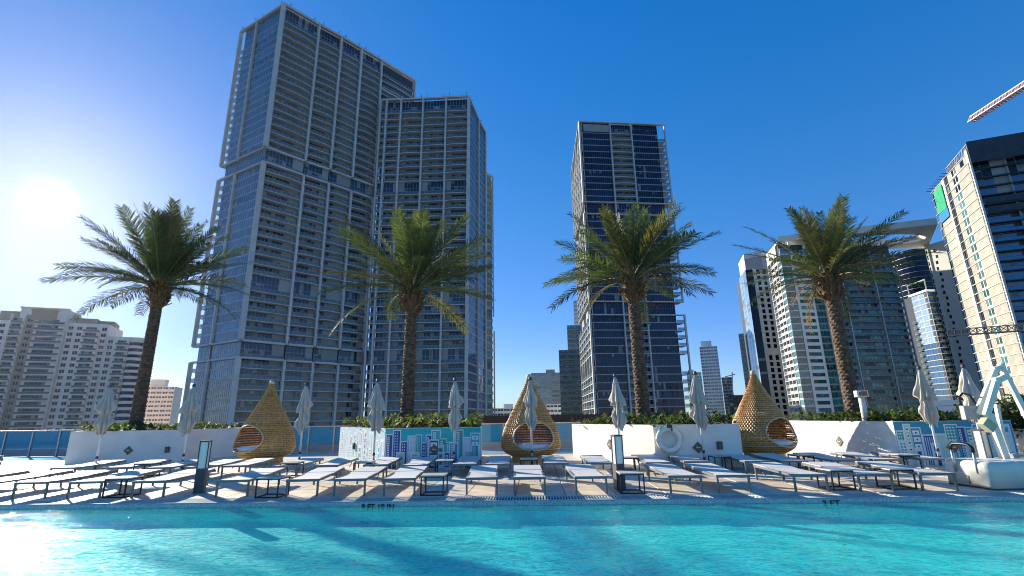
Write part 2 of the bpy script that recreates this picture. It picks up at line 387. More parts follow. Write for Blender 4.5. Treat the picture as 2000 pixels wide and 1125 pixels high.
# ------------------------------------------------------------------ towers
UN = {}
def unit(key, fn, mats):
    if key not in UN:
        b = MB(); fn(b); UN[key] = b.mesh(key[0], mats)
    return UN[key]
def balcony_me(w, depth, bulge, rail=None, slab=None, top=None, posts=True, th=.22, hr=1.05):
    rail = rail or RAIL; slab = slab or SLABC
    def fn(b):
        n = 6; pts = [(w * i / n, -bulge * math.sin(PI * i / n)) for i in range(n + 1)]
        b.prism(pts + [(w, depth), (0, depth)], -th, 0, 1)
        for i in range(n):
            p, q = pts[i], pts[i + 1]; y0, y1 = p[1] + .05, q[1] + .05
            b.add([(p[0], y0, .06), (q[0], y1, .06), (q[0], y1, hr), (p[0], y0, hr)], [(0, 1, 2, 3)], 0)
            b.bar((p[0], y0, hr + .03), (q[0], y1, hr + .03), .07, .06, 2)
        if posts:
            k = max(2, round(w / 1.5))
            for i in range(k + 1):
                x = min(max(w * i / k, .04), w - .04); y = -bulge * math.sin(PI * x / w)
                b.b2((x - .04, y, .01), (x + .04, y + .04, hr), 2)
    return unit(('balcony', round(w, 2), depth, bulge, rail.name, slab.name, hr), fn, [rail, slab, top or MULL])
def window_me(w, h, glass, frac=1.0, side=None, mull=1.1, rows=1, lo=.12, name='window_wall', mcol=None, mw=.07, flip=False, blind=.10):
    side = side or WALLG; vr = random.randrange(6)
    def fn(b):
        g0, g1 = (0, w * frac) if not flip else (w * (1 - frac), w)
        n = max(1, round((g1 - g0) / mull)); rw = random.Random(vr * 31 + n)
        for i in range(n):
            for r in range(rows):
                xa, xb = g0 + (g1 - g0) * i / n, g0 + (g1 - g0) * (i + 1) / n; za, zb = lo + (h - lo) * r / rows, lo + (h - lo) * (r + 1) / rows
                e = [rw.uniform(-.012, .012) for _ in range(3)]
                b.add([(xa, e[0], za), (xb, e[1], za), (xb, e[1] + e[2], zb), (xa, e[0] + e[2], zb)], [(0, 1, 2, 3)], 0 if rw.random() > blind else 3)
                if rw.random() < blind * .7: zc = za + (zb - za) * rw.uniform(.4, .8); b.add([(xa, e[0] - .004, zc), (xb, e[1] - .004, zc), (xb, e[1] + e[2] - .012, zb), (xa, e[0] + e[2] - .012, zb)], [(0, 1, 2, 3)], 3)
        for i in range(n + 1):
            x = g0 + (g1 - g0) * i / n; x = min(max(x, g0 + mw / 2), g1 - mw / 2)
            b.b2((x - mw / 2, -.06, lo), (x + mw / 2, .04, h), 1)
        for r in range(rows + 1):
            z = lo + (h - lo) * r / rows; z = min(max(z, lo + .05), h - .05)
            b.b2((g0, -.055, z - .05), (g1, .04, z + .05), 1)
        if frac < 1:
            s0, s1 = (g1, w) if not flip else (0, g0)
            b.b2((s0, -.1, 0), (s1, .2, h), 2)
        if lo > .01: b.b2((0, -.05, 0), (w, .1, lo), 2)
    return unit((name, round(w, 2), round(h, 2), glass.name, frac, side.name, mull, rows, lo, flip, mw, vr, mcol.name if mcol else ''), fn, [glass, mcol or MULL, side, BLIND])
class Face:
    """a vertical facade from A (left as seen from outside) to B; x runs A to B, y runs into the building"""
    def __init__(s, root, A, B):
        s.root = root; s.A = Vector((A[0], A[1], 0)); d = Vector((B[0] - A[0], B[1] - A[1], 0)); s.L = d.length
        s.d = d.normalized(); s.n = Vector((-s.d.y, s.d.x, 0)); s.rz = math.atan2(s.d.y, s.d.x)
    def P(s, x, y, z): return s.A + s.d * x + s.n * y + Vector((0, 0, z)) - s.root.location
    def put(s, name, me, x, y, z): return put(name, me, s.root, s.P(x, y, z), s.rz)
    def box(s, name, a, b, mt):
        """one box from local a to local b"""
        w = [b[i] - a[i] for i in range(3)]
        me = unit((name, 'bx', round(w[0], 2), round(w[1], 2), round(w[2], 2), mt.name), lambda q: q.b2((0, 0, 0), w), [mt])
        return s.put(name, me, a[0], a[1], a[2])
def building(name, label, pos, group=None):
    return thing(name, label, 'building', (pos[0], pos[1], -45), 0, group)
def core(root, pts, z0, z1, mt=None, name='core', mtop=None):
    b = MB().prism([(p[0] - root.location.x, p[1] - root.location.y) for p in pts], z0 + 45, z1 + 45, 0, 1)
    return put(name, b.mesh(name, [mt or COREC, mtop or SLABC]), root)

# floor list shared by the three slab towers: (z, height, kind)
def levels(ntop, fh, htop, z0=-10.9):
    L = []; z = z0
    def run(n, h, k):
        nonlocal z
        for _ in range(n): L.append((z, h, k)); z += h
    run(10, 3.05, 'n'); run(1, 5.0, 'd'); run(5, 3.05, 'n'); run(1, 5.4, 'm'); run(12, 3.108, 'n'); run(1, 5.3, 'd')
    run(ntop, fh, 'n'); run(1, htop, 't')
    return L, z
def balcony_bay(F, x0, x1, lv, frac, glass, depth=1.7, seed=0, flip=False, rail=None, cls=None, side=None):
    rnd = random.Random(seed); w = x1 - x0 - .5; x = x0 + .25
    for z, h, k in lv:
        if k in 'dmt':
            F.put('window_wall', window_me(w, h - .25, glass, frac if k != 't' else 1, side or WALLG, 1.15, 2, .12, flip=flip), x, depth * (.35 if k == 'd' else .6), z)
            F.put('balcony', balcony_me(w, depth, 0 if k == 't' else .1, rail), x, depth * .1, z)
        else:
            F.put('window_wall', window_me(w, h - .22, glass, frac, side or WALLG, 1.15, 1, .1, flip=flip), x, depth, z)
            F.put('balcony', balcony_me(w, depth, rnd.choice((.1, .1, .45, .75, .3)), rail), x, 0, z)
def modules(F, xs, spans, wcol=.75, dcol=1.0, ledge=True, mt=None, xe=None, out=.35):
    for z0, z1 in spans:
        for x in xs: F.box('column', (x - wcol / 2, -out, z0), (x + wcol / 2, dcol - out, z1), mt or CONC)
        if ledge:
            for zz in (z0, z1):
                F.box('ledge', (xs[0] - wcol / 2 - .02, -out - .03, zz - .45), (xs[-1] + wcol / 2 + .02, dcol - out - .05, zz + .15), mt or CONC)
MULLN = mat('mullion_navy', (.12, .12, .15), .45, .2, .1)
def curtain_bay(F, x0, x1, lv, glass, y=.5, mull=.95, h2=1, op=True, side=None):
    w = x1 - x0
    for z, h, k in lv:
        r = 2 if k in 'dmt' else 1
        F.put('curtain_panel', window_me(w, h, glass, 1, side or MULL, mull, r, .28, 'curtain_panel', mcol=MULLN if glass is G_NV else None, mw=.08, blind=.035), x0, y, z)
def davits(F, z, xs):
    for x in xs:
        me = unit(('davit',), lambda b: b.b2((-.09, -.09, 0), (.09, .09, 1.3)).bar((0, -.9, 1.5), (0, .3, 1.2), .15, .15), [DKGREY])
        F.put('davit', me, x, .4, z)

# --- tallest slab tower
SP = [(-12, 19.6), (24.6, 82.6), (87.9, 144.7)]
T1 = building('apartment_tower', 'tallest pale-framed glass apartment tower, left of the shorter joined slab', (-70, 165))
sc = 1.0
Pc = Vector((-79.5, 141.7, 0)); Pl = Vector((-101.8, 154.4, 0)); Pm = Vector((-93.2, 149.6, 0))
cols = [(-79.5, 141.7), (-70.6, 151.3), (-64.3, 157.5), (-58.4, 163.8), (-52.2, 170.5), (-41.0, 183.3)]
lv1, top1 = levels(17, 2.97, 6.3)
def inset(pts, d):
    o = []
    for i, p in enumerate(pts):
        a = Vector(pts[max(0, i - 1)]); b = Vector(pts[min(len(pts) - 1, i + 1)]); t_ = (b - a).normalized(); o.append((p[0] - t_.y * d, p[1] + t_.x * d))
    return o
core(T1, [(-79.2, 144.9)] + inset(cols[1:5], 2.6) + [(-58.0, 192.0), (-98.6, 155.6), (-91.5, 151.0)], -44.9, top1 - 1.0)
fr1 = [.72, .74, 0.34, .78, .9]
for i in range(5):
    F = Face(T1, cols[i], cols[i + 1])
    if i == 4:
        lv = [l for l in lv1 if l[0] > 122]
        balcony_bay(F, 0, F.L, lv, .95, G_DK, seed=i)
        F.box('column', (F.L - .4, -.35, 131.5), (F.L + .35, .65, top1), CONC)
        F.box('ledge', (.4, -.37, 130.9), (F.L + .4, 6, 131.5), CONC)
        F.box('roof_frame', (.4, -.42, top1 - .6), (F.L + .45, .62, top1 + .25), CONC)
        core(T1, [(-51.5, 171.9), (-42, 182.8), (-46, 187), (-56, 177)], 100, top1 - 1.2)
    else:
        balcony_bay(F, 0, F.L, lv1, fr1[i], G_DK, seed=i)
        for q, (z0, z1) in enumerate(SP):
            if i == 0: F.box('column', (-.65, -.4, z0), (.65, .9, z1), CONC)
            F.box('column', (F.L - .38, -.45, z0), (F.L + .38, .8, z1), CONC)
            for zz in (z0, z1): F.box('ledge', (.66, -.43, zz - .5), (F.L - .385, .7, zz + .15), CONC)
        F.box('roof_frame', (-.6 if i == 0 else .0, -.44, top1 - .05), (F.L, .85, top1 + .45), CONC)
        davits(F, top1 + .4, (F.L * .18, F.L * .86))
F = Face(T1, Pl, Pm); F2 = Face(T1, Pm, Pc)
curtain_bay(F, 3.0, F.L - .4, lv1, G_T1); curtain_bay(F2, .4, F2.L - .7, lv1, G_T1)
for z0, z1 in SP:
    F.box('column', (-.3, -.3, z0), (.5, .8, z1), CONC); F.box('column', (F.L - .4, -.2, z0), (F.L + .35, .9, z1), CONC)
    for zz in (z0, z1):
        F.box('ledge', (.51, -.26, zz - .4), (F.L - .41, .7, zz + .15), CONC); F2.box('ledge', (.36, -.26, zz - .4), (F2.L - .66, .7, zz + .15), CONC)
F.box('roof_frame', (-.3, -.3, top1 + .16), (F.L, .8, top1 + .45), CONC); F2.box('roof_frame', (0, -.3, top1 + .16), (F2.L - .62, .8, top1 + .45), CONC)
davits(F, top1 + .4, (1, F.L * .9)); davits(F2, top1 + .4, (F2.L * .2, F2.L * .9))
for z, h, k in lv1:
    if k == 'n': F.put('side_balcony', balcony_me(2.5, 3.0, 0), .45, .8, z)

# --- shorter slab joined to it
T2 = building('apartment_tower', 'pale-framed slab tower joined to the right side of the tallest one', (-30, 170))
lv2, top2 = levels(10, 2.97, 5.5)
k2 = 1.034
c2 = [(-50.6, 167.6), (-46.6 * k2, 161.8 * k2), (-41.1 * k2, 161.7 * k2), (-32.7 * k2, 161.4 * k2), (-23.9 * k2, 160.9 * k2), (-15.3 * k2, 160.4 * k2)]
e2 = [(-15.3 * k2, 160.4 * k2), (-12.5 * k2, 175.6 * k2), (-10.2 * k2, 184.9 * k2)]
core(T2, [(-48, 169.6), (-17.4, 168.2), (-12.4, 190), (-45, 193)], -44.9, top2 - 1)
for i in range(5):
    F = Face(T2, c2[i], c2[i + 1])
    balcony_bay(F, 0, F.L, lv2, (1, .75, .72, .72, .74)[i], G_DK, 1.6, seed=20 + i, flip=(i > 1))
    wd = .35 if i < 4 else .55
    if i == 0: F.box('column', (-.3, -.3, -12), (.3, .7, top2), CONC)
    F.box('column', (F.L - wd, -.35, -12), (F.L + wd, .7, top2), CONC)
    F.box('roof_frame', (.02, -.38, top2 + .01), (F.L + .3, .8, top2 + .7), CONC)
    if i: davits(F, top2 + .6, (F.L * .15, F.L * .9))
for i in range(2):
    F = Face(T2, e2[i], e2[i + 1])
    curtain_bay(F, .6, F.L - .4, lv2, G_BL, .35, 1.3)
    F.box('column', (F.L - .4, -.25, -12), (F.L + .4, .8, top2), CONC)
    F.box('roof_frame', (.2, -.3, top2 + .01), (F.L + .3, .8, top2 + .5), CONC); davits(F, top2 + .5, (F.L * .3,))
# rear wing
pA, pB = PZ(-3.12, 196), PZ(-2.3, 199.5)
F = Face(T2, pA, pB); zt = 106.0
for z, h, k in lv2:
    if z + h < zt:
        F.put('curtain_panel', window_me(F.L - .9, h, G_TL, 1, MULL, 1.2, 1, .3, 'curtain_panel'), 0, .3, z)
        F.put('side_balcony', balcony_me(1.0, 1.6, 0), F.L - .9, .2, z)
F.box('column', (F.L + .1, -.2, 42), (F.L + .45, .3, zt), CONC); F.box('column', (F.L + .5, -.2, -12), (F.L + .85, .3, 36), CONC)
F.box('roof_frame', (0, -.25, zt), (F.L + .5, .6, zt + .4), CONC)
core(T2, [(pA.x, pA.y + .6), (pB.x - .9, pB.y + .6), (pB.x - .9, pB.y + 12), (pA.x, pA.y + 12)], -44.9, zt - .5)

# --- centre tower
T3 = building('apartment_tower', 'dark navy glass tower standing alone behind the third palm', (48, 205))
k3 = 1.0486
a3, b3, c3, d3 = (29 * k3, 178.9 * k3), (42 * k3, 180.1 * k3), (51 * k3, 180.9 * k3), (65.4 * k3, 182.4 * k3)
l3 = (30.9 * k3, 223.9 * k3)
lv3, top3 = levels(11, 3.0, 5.1)
F = Face(T3, a3, d3); xb = 13.05 * k3; xc = 22.1 * k3
core(T3, [(a3[0] + 1.4, a3[1] + 2.2), (d3[0] - 3.4, d3[1] + 2.2), (d3[0] - 3.0, d3[1] + 38), (l3[0] + 1.2, l3[1])], -44.9, top3 - .8)
curtain_bay(F, 1.5, xb - .3, lv3, G_NV, .9, .95); curtain_bay(F, xc + .3, F.L - 3.2, lv3, G_NV, .9, .95)
balcony_bay(F, xb, xc, lv3, 1, G_NV, 1.8, seed=31)
for z, h, k in lv3:
    F.put('window_wall', window_me(1.1, h - .1, G_NV, 1, MULL, .9, 1, .1), .35, 1.0, z)
    if k == 'n': F.put('side_balcony', balcony_me(2.9, 4, 0), F.L - 3.2, .4, z)
for z0, z1 in [(-12, 39.9), (45.3, 82.6), (87.9, top3)]:
    F.box('column', (-.35, -.3, z0), (.35, .7, z1), CONC); F.box('column', (F.L - .3, -.3, z0), (F.L + .3, .5, z1), CONC)
    for zz in (z0, z1): F.box('ledge', (-.38, -.32, zz - .3), (F.L + .32, .8, zz + .12), CONC)
for x in (xb, xc): F.box('column', (x - .28, -.02, -12), (x + .28, 1.2, top3), CONC)
F.box('roof_screen', (1.8, .35, top3 - 4.6), (xb - .5, .6, top3 - 1.0), WALLG)
F3 = Face(T3, l3, a3); nb = 5
for i in range(nb):
    w = F3.L / nb; rn = random.Random(50 + i)
    for q, (z, h, k) in enumerate(lv3):
        F3.put('window_wall', window_me(w - .3, h - .2, G_DK, .6, WALLG, 1.3, 1, .1, flip=bool((q + i) % 2)), i * w + .15, 1.0, z)
        if k == 'n': F3.put('side_balcony', balcony_me(w - .3, 1.2, .0), i * w + .15, -.2, z)
    for z0, z1 in [(-12, 39.9), (45.3, 82.6), (87.9, top3)]: F3.box('column', (i * w - .25, -.3, z0), (i * w + .25, .7, z1), CONC)
F3.box('roof_frame', (0, -.3, top3 + .13), (F3.L - .4, .8, top3 + .5), CONC)

# --- concrete tower under construction
CT = building('unfinished_tower', 'unfinished concrete tower with green safety net at far right', (165, 150))
F = Face(CT, PZ(43.1, 243.8), PZ(46.15, 212)); L = F.L; zt = 84.8; fh = 3.18; nf = 30
pR = PZ(52.5, 224.7); FR = Face(CT, PZ(46.15, 212), pR)
cA, cB = PZ(43.1, 243.8), PZ(46.15, 212)
core(CT, [(cB.x + 2.2, cB.y + 1.0), (pR.x, pR.y + 1.7), (pR.x + 8, pR.y + 30), (cA.x + 1.4, cA.y + .4)], -44.9, zt - 1.5)
def wallstrip(x0, x1, y, mt, name='wall_panel'):
    for i in range(nf):
        F.put(name, unit((name, 'ws', round(x1 - x0, 2), mt.name), lambda b: b.b2((0, 0, 0), (x1 - x0, .3, fh - .12)), [mt]), x0, y, zt - (i + 1) * fh)
for i in range(nf + 1): F.box('slab_edge', (0, -.22, zt - i * fh - .12), (L, .5, zt - i * fh), WBRIGHT)
for a, b, mt in ((.09, .33, CONC2), (.47, .56, CONC2), (.70, .95, CONC2)): wallstrip(L * a, L * b, .02, mt)
for a, b in ((.33, .38), (.95, 1.0)): F.box('column', (L * a, -.12, zt - 90), (L * b, .4, zt + (1.2 if a > .5 else .3)), WBRIGHT)
for i in range(nf):
    z = zt - (i + 1) * fh
    F.put('window', window_me(L * .08, fh - .15, G_DK, 1, CONC2, 1.4, 1, .3, 'window'), L * .385, .3, z)
    F.put('window', window_me(L * .135, fh - .15, G_BK if i < 3 else G_TL, 1, WBRIGHT, L * .07, 1, .7, 'window', WBRIGHT, .35), L * .563, .12, z)
    F.put('window', window_me(L * .08, fh - .15, G_BL if i > 4 else G_BK, 1, CONC2, 1.5, 1, .2, 'window'), L * .005, .2, z)
b = MB(); b.b2((L * .10, -.5, zt - 10.5), (L * .325, -.32, zt - 1)); b.bar((L * .11, -.7, zt - 5), (L * .3, -.4, zt - 9), .2, .3)
put('safety_net', b.mesh('safety_net', GREEN), CT, F.P(0, 0, 0), F.rz)
F.box('blue_sheet', (L * .09, -.48, zt - 14), (L * .335, -.3, zt - 10.6), BLUE)
F.box('window_opening', (L * .80, -.02, zt - 2.6), (L * .88, .1, zt - .5), G_BK)
# parapet trusses on the roof edge
b = MB()
for i in range(9):
    x = L * (.45 + .06 * i); b.bar((x, .2, 0), (x + 2.4, .2, 3.3), .18, .18); b.bar((x, .2, 0), (x, .2, 3.0), .15, .15)
b.bar((L * .45, .2, 3.1), (L * 1.0, .2, 3.2), .2, .25)
put('roof_truss', b.mesh('roof_truss', CONC2), CT, F.P(0, .4, zt), F.rz)
for i in range(7):
    F.put('davit', unit(('davit_arm',), lambda b: b.bar((0, .5, 0), (0, -2.2, .5), .18, .18).b2((-.1, .4, 0), (.1, .6, 1.2)), [DKGREY]), L * (.03 + .08 * i), .4, zt + .1)
FR.box('tarp', (.1, -.6, zt - 4.2), (FR.L, -.3, zt + 3.6), TARP)
for i in range(nf):
    z = zt - (i + 1) * fh
    if i < 1: continue
    w = FR.L / 3
    for j in range(3):
        if i < 5: FR.put('bare_opening', window_me(w - .3, fh - .2, G_BK if i < 3 else G_BL, .6, WALLG, 3.5, 1, .05, 'bare_opening', CONC2), j * w, 1.2, z)
        else: FR.put('window_wall', window_me(w - .3, fh - .2, G_BL, .8, COREC, 1.6, 1, .1), j * w, 1.6, z)
        FR.put('balcony', balcony_me(w - .25, 1.7, .0, RAILB if i >= 5 else TARP, COREC, COREC, False, .22, 1.05 if i > 4 else .1), j * w + .1, 0, z)
    if i in (5, 6): FR.box('wrap_sheet', (1.2, -.5, z + .2), (FR.L, -.25, z + 2.2), TARP)
    for j in range(4): FR.box('pier', (j * w - .3, .7, z), (j * w + .3, 1.15, z + fh - .23), WALLG)

# --- white tower with roof ring, beside the unfinished one
WT = building('white_tower', 'plain white tower wall with small square windows beside the unfinished tower', (212, 235))
F = Face(WT, PZ(41.9, 305), PZ(44.6, 297)); zt = 80.0
pa, pb = PZ(41.9, 305), PZ(44.6, 297)
core(WT, [(pa.x, pa.y), (pb.x, pb.y), (pb.x + 25, pb.y + 12), (pa.x + 22, pa.y + 26)], -44.9, zt, WBRIGHT, 'wall')
F.box('edge_pier', (-.9, -.5, -20), (.25, .3, zt), WBRIGHT)
for i in range(31):
    z = zt - 4.5 - i * 2.95
    for q in range(2):
        x = (2.2 + .45 * math.sin(i * 1.7), 5.6)[q] if q == 0 else 8.6
        w_ = 1.0 if q == 0 else 1.5
        o = F.put('window', unit(('window', 'sm', w_), lambda b: b.b2((0, -.02, 0), (w_, .05, 1.5), 0).b2((-.1, -.08, -.12), (w_ + .1, .05, -.02), 1), [G_DK, WBRIGHT]), x, 0, z)
    F.put('edge_window', unit(('edge_window',), lambda b: b.b2((0, -.55, 0), (.45, -.49, 2.1)), [G_NV]), -.75, 0, z)
# --- green-glass residential tower
RT = building('residential_tower', 'tower of white bands and dark green glass behind the fourth palm', (155, 235))
q0, q1, qr = PZ(28.72, 269.5), PZ(30.0, 250), PZ(39.37, 285)
zt = 79.0; fh = 3.0; nf = 31
ins = (qr - q1).normalized(); nrm = Vector((-ins.y, ins.x, 0))
core(RT, [tuple((q1 + ins * 1 + nrm * 1.9)[:2]), tuple((qr + nrm * 1.9)[:2]), tuple((qr + nrm * 24)[:2]), tuple((q0 + ins * 1.5)[:2])], -44.9, zt - .5)
FL = Face(RT, q0, q1); F = Face(RT, q1, qr)
for i in range(nf):
    z = zt - 6 - (i + 1) * fh
    w = FL.L / 4
    for j in range(4):
        if j < 3:
            FL.put('balcony', balcony_me(w - .35, 1.4, .0, RAILW if (i * 3 + j) % 3 else RAIL, WPAINT, WPAINT, False), j * w + .2, 0, z)
            FL.put('window_wall', window_me(w - .3, fh - .2, G_DK, .8, WPAINT, 1.3, 1, .1), j * w + .15, 1.4, z)
        else: FL.put('curtain_panel', window_me(w - .2, fh, G_TL, 1, WPAINT, 1.2, 1, .5, 'curtain_panel', WPAINT), j * w + .1, .1, z)
for j in range(4): FL.box('fin', (j * w - .18, -.15, -20), (j * w + .18, 1.3, zt), WPAINT)
FL.box('crown_wall', (0, -.2, zt - 5.8), (FL.L * .74, .5, zt + .4), WBRIGHT); FL.box('crown_wall', (FL.L * .76, -.2, zt - .6), (FL.L, .5, zt + .4), WBRIGHT)
def azx(az):                     # distance along F where azimuth az meets it
    a = math.radians(az); d = Vector((math.sin(a), math.cos(a)))
    det = d.x * -ins.y + d.y * ins.x
    return (q1.x * d.y - q1.y * d.x) / (-(ins.x * d.y - ins.y * d.x))
xw0, xw1, xs1, xc1, xc2 = azx(30.9), azx(32.4), azx(33.3), azx(35.05), azx(37.6)
for i in range(nf + 1):
    z = zt - 3 - (i + 1) * fh
    F.put('curtain_panel', window_me(xw0 - .2, fh, G_TL, 1, WPAINT, 1.1, 1, .4, 'curtain_panel'), .1, .15, z)
    F.put('band_window', window_me((xw1 - xw0) * .72, 1.55, G_GR if i % 3 else G_TL, 1, WPAINT, 2.0, 1, .05, 'band_window', G_DK, .05), xw0 + (xw1 - xw0) * .14, .12, z + .75)
    F.put('curtain_panel', window_me(xs1 - xw1 - .6, fh, G_GR, 1, WALLG, 1.3, 1, .5, 'curtain_panel', WALLG), xw1 + .1, .2, z)
    F.put('spandrel', unit(('spandrel', round(xw1 - xw0, 2)), lambda b: b.b2((0, 0, -.7), (xw1 - xw0, .5, .72)), [WPAINT]), xw0, -.05, z)
for a_, b_ in ((xw0, xw0 + (xw1 - xw0) * .14), (xw0 + (xw1 - xw0) * .86, xw1)): F.box('pier', (a_, -.08, -20), (b_, .45, zt), WPAINT)
for x in (xs1 - .45, xs1): F.box('column', (x - .12, -.3, -20), (x + .14, .6, zt - 4), CONC)
xs = [xs1 + .3, xc1, xc2, F.L]
for j in range(3):
    rn = random.Random(70 + j); n_ = 3
    for i in range(nf):
        z = zt - 5 - (i + 1) * fh; w = (xs[j + 1] - xs[j]) / n_
        for q in range(n_):
            F.put('window_wall', window_me(w - .08, fh - .2, rn.choice((G_GR, G_DK, G_TL, G_GR, G_BK)), 1, COREC, 1.5, 1, .1), xs[j] + q * w + .04, 1.4, z)
        F.put('balcony', balcony_me(xs[j + 1] - xs[j] - .4, 1.4, 0, RAIL if rn.random() < .45 else G_GR, WALLG, WALLG, True), xs[j] + .2, .1, z)
for x in xs[1:]: F.box('column', (x - .2, -.25, -20), (x + .2, .5, zt - 4), CONC)
# roof ring carried by both towers: slab with an oval opening
RG = thing('roof_canopy', 'huge pale roof canopy with oval opening bridging two towers', 'canopy', (170, 222, 80.2))
na, nb_, fa, fb = Vector((127.5, 220)), PZ(43.0, 273).xy, PZ(30.6, 268).xy, PZ(41.9, 312).xy
def ringpt(s, t): return na * (1 - s) * (1 - t) + nb_ * s * (1 - t) + fa * (1 - s) * t + fb * s * t
b = MB(); n = 48; outer = []; inner = []
for i in range(n):
    a = 2 * PI * i / n; c_, s_ = math.cos(a), math.sin(a)
    k = 1 / max(abs(c_), abs(s_)); outer.append(ringpt(.5 + .5 * c_ * k, .5 + .5 * s_ * k))
    inner.append(ringpt(.55 + .41 * c_, .52 + .30 * s_))
for pts, fl_ in ((outer, 0), (inner, 1)):
    vs = [(p.x - 170, p.y - 222, 0) for p in pts] + [(p.x - 170, p.y - 222, 3.0) for p in pts]
    b.add(vs, [(i, (i + 1) % n, (i + 1) % n + n, i + n) if not fl_ else (i + n, (i + 1) % n + n, (i + 1) % n, i) for i in range(n)], 0)
for z in (0, 3.0):
    vs = [(p.x - 170, p.y - 222, z) for p in outer] + [(p.x - 170, p.y - 222, z) for p in inner]
    b.add(vs, [(i, i + n, (i + 1) % n + n, (i + 1) % n) if z == 0 else (i, (i + 1) % n, (i + 1) % n + n, i + n) for i in range(n)], 0)
put('ring_slab', b.mesh('ring_slab', WBRIGHT), RG)
# --- curved dark tower and balcony tower between them
DC = building('curved_tower', 'curved dark blue tower with pale floor lines behind the roof canopy', (275, 320))
b = MB(); arc = []
for i in range(9):
    t = i / 8; a = 38.9 + 3.6 * t; D = 415 - 10 * math.sin(PI * t); p = PZ(a, D); arc.append((p.x - 275, p.y - 320))
zt = 105
b.prism(arc + [(arc[-1][0] + 20, arc[-1][1] + 25), (arc[0][0] + 10, arc[0][1] + 30)], 0, zt + 45, 0)
put('glass_wall', b.mesh('glass_wall', G_NV), DC)
fm = MB()
for i in range(8): fm.bar((*arc[i], 0), (*arc[i + 1], 0), .5, .22)
fme = fm.mesh('floor_line', MULL)
for i in range(36): put('floor_line', fme, DC, (0, -.25, zt + 45 - 1 - i * 3.6))
BG = building('blue_glass_tower', 'bright blue glass tower with roof terrace and balconies between two darker towers', (235, 262))
ga, gb, gc = PZ(39.95, 335), PZ(41.15, 325), PZ(42.8, 338); zt = 61
core(BG, [(ga.x + .4, ga.y + .5), (gb.x, gb.y + .6), (gc.x, gc.y + .6), (gc.x, gc.y + 20), (ga.x + 2, ga.y + 20)], -44.9, zt)
F = Face(BG, ga, gb); F2 = Face(BG, gb, gc)
for i in range(26):
    z = zt - (i + 1) * 2.9
    F.put('curtain_panel', window_me(F.L - .1, 2.9, G_BL if i > 8 else G_SKY, 1, MULL, 2, 1, .15, 'curtain_panel'), .05, 0, z)
    F2.put('window_wall', window_me(F2.L - .1, 2.9, G_BL, 1, MULL, 1.5, 1, .2), .05, .1, z)
    if i > 3:
        F2.put('balcony', balcony_me(F2.L, 1.2, .2, RAIL, WALLG, MULL, False), 0, -1.2, z); F.put('side_balcony', balcony_me(2.2, 1.4, .2, RAIL, WALLG, MULL, False), -1.8, -1.0, z)
F.box('roof_slab', (-1, -.6, zt), (F.L + .3, 1, zt + 1.1), WPAINT); F2.box('roof_slab', (.35, -.4, zt), (F2.L, 1, zt + 1.1), WPAINT)
for x in (-.8, F.L): F.box('pergola_post', (x, -.3, zt + 1.11), (x + .35, .1, zt + 6), WALLG)
F.box('pergola_beam', (-.9, -.35, zt + 6.01), (F.L + .5, .15, zt + 6.6), WALLG)

# --- dark office tower with white square-window wall
OT = building('office_tower', 'black office tower with white square-window side and pale crown', (142, 285))
o0, o1, o2, o3 = PZ(25.75, 318), PZ(26.5, 300), PZ(27.2, 300), PZ(28.75, 306); zt = 81
core(OT, [(o0.x + .3, o0.y), (o1.x + .2, o1.y + .3), (o2.x, o2.y + .3), (o3.x, o3.y + .3), (o3.x + 6, o3.y + 25), (o0.x + 4, o0.y + 12)], -44.9, zt - .5)
F = Face(OT, o0, o1); F2 = Face(OT, o1, o2); F3 = Face(OT, o2, o3)
for i in range(26):
    z = zt - (i + 1) * 3.6
    F.put('mirror_panel', window_me(F.L, 3.6, G_SKY, 1, MULL, 6, 1, .04, 'mirror_panel', G_SKY, .05), 0, 0, z)
    F2.put('dark_panel', window_me(F2.L, 3.6, G_BK, 1, G_BK, 6, 1, .1, 'dark_panel', G_BK), 0, 0, z)
w = F3.L
for i in range(27):
    z = zt - (i + 1) * 3.25
    if i == 14: continue
    for x in (w * .2, w * .58): F3.put('window', unit(('window', 'sq'), lambda b: b.b2((0, .0, 0), (2.1, .1, 2.1)), [G_BK]), x, -.02, z + .5)
    F3.put('spandrel', unit(('spandrel', 'ot'), lambda b: b.b2((0, 0, 0), (w, .4, 1.05)), [WPAINT]), 0, -.25, z - .56)
for a_, b_ in ((0, w * .2), (w * .2 + 2.1, w * .58), (w * .58 + 2.1, w)): F3.box('pier', (a_, -.27, -12), (b_, .2, zt), WPAINT)
F3.box('blank_band', (0, -.29, zt - 15 * 3.25), (w, .1, zt - 14 * 3.25 + .6), WPAINT)
k0, k1, k2_ = PZ(26.55, 302), PZ(28.25, 300), PZ(29.1, 309)
HATCH = mat('crown_hatch', (.40, .36, .35), .7, 0, .12, 1.5)
core(OT, [(k0.x, k0.y), (k1.x, k1.y), (k2_.x, k2_.y), (k2_.x + 3, k2_.y + 18), (k0.x + 5, k0.y + 18)], zt - .4, zt + 7, HATCH, 'crown')
core(OT, [(k0.x - .3, k0.y - .4), (k1.x, k1.y - .5), (k2_.x + .2, k2_.y - .4), (k2_.x + 3, k2_.y + 18), (k0.x + 5, k0.y + 18)], zt + 7.02, zt + 10, WPAINT, 'crown_cap', WPAINT)

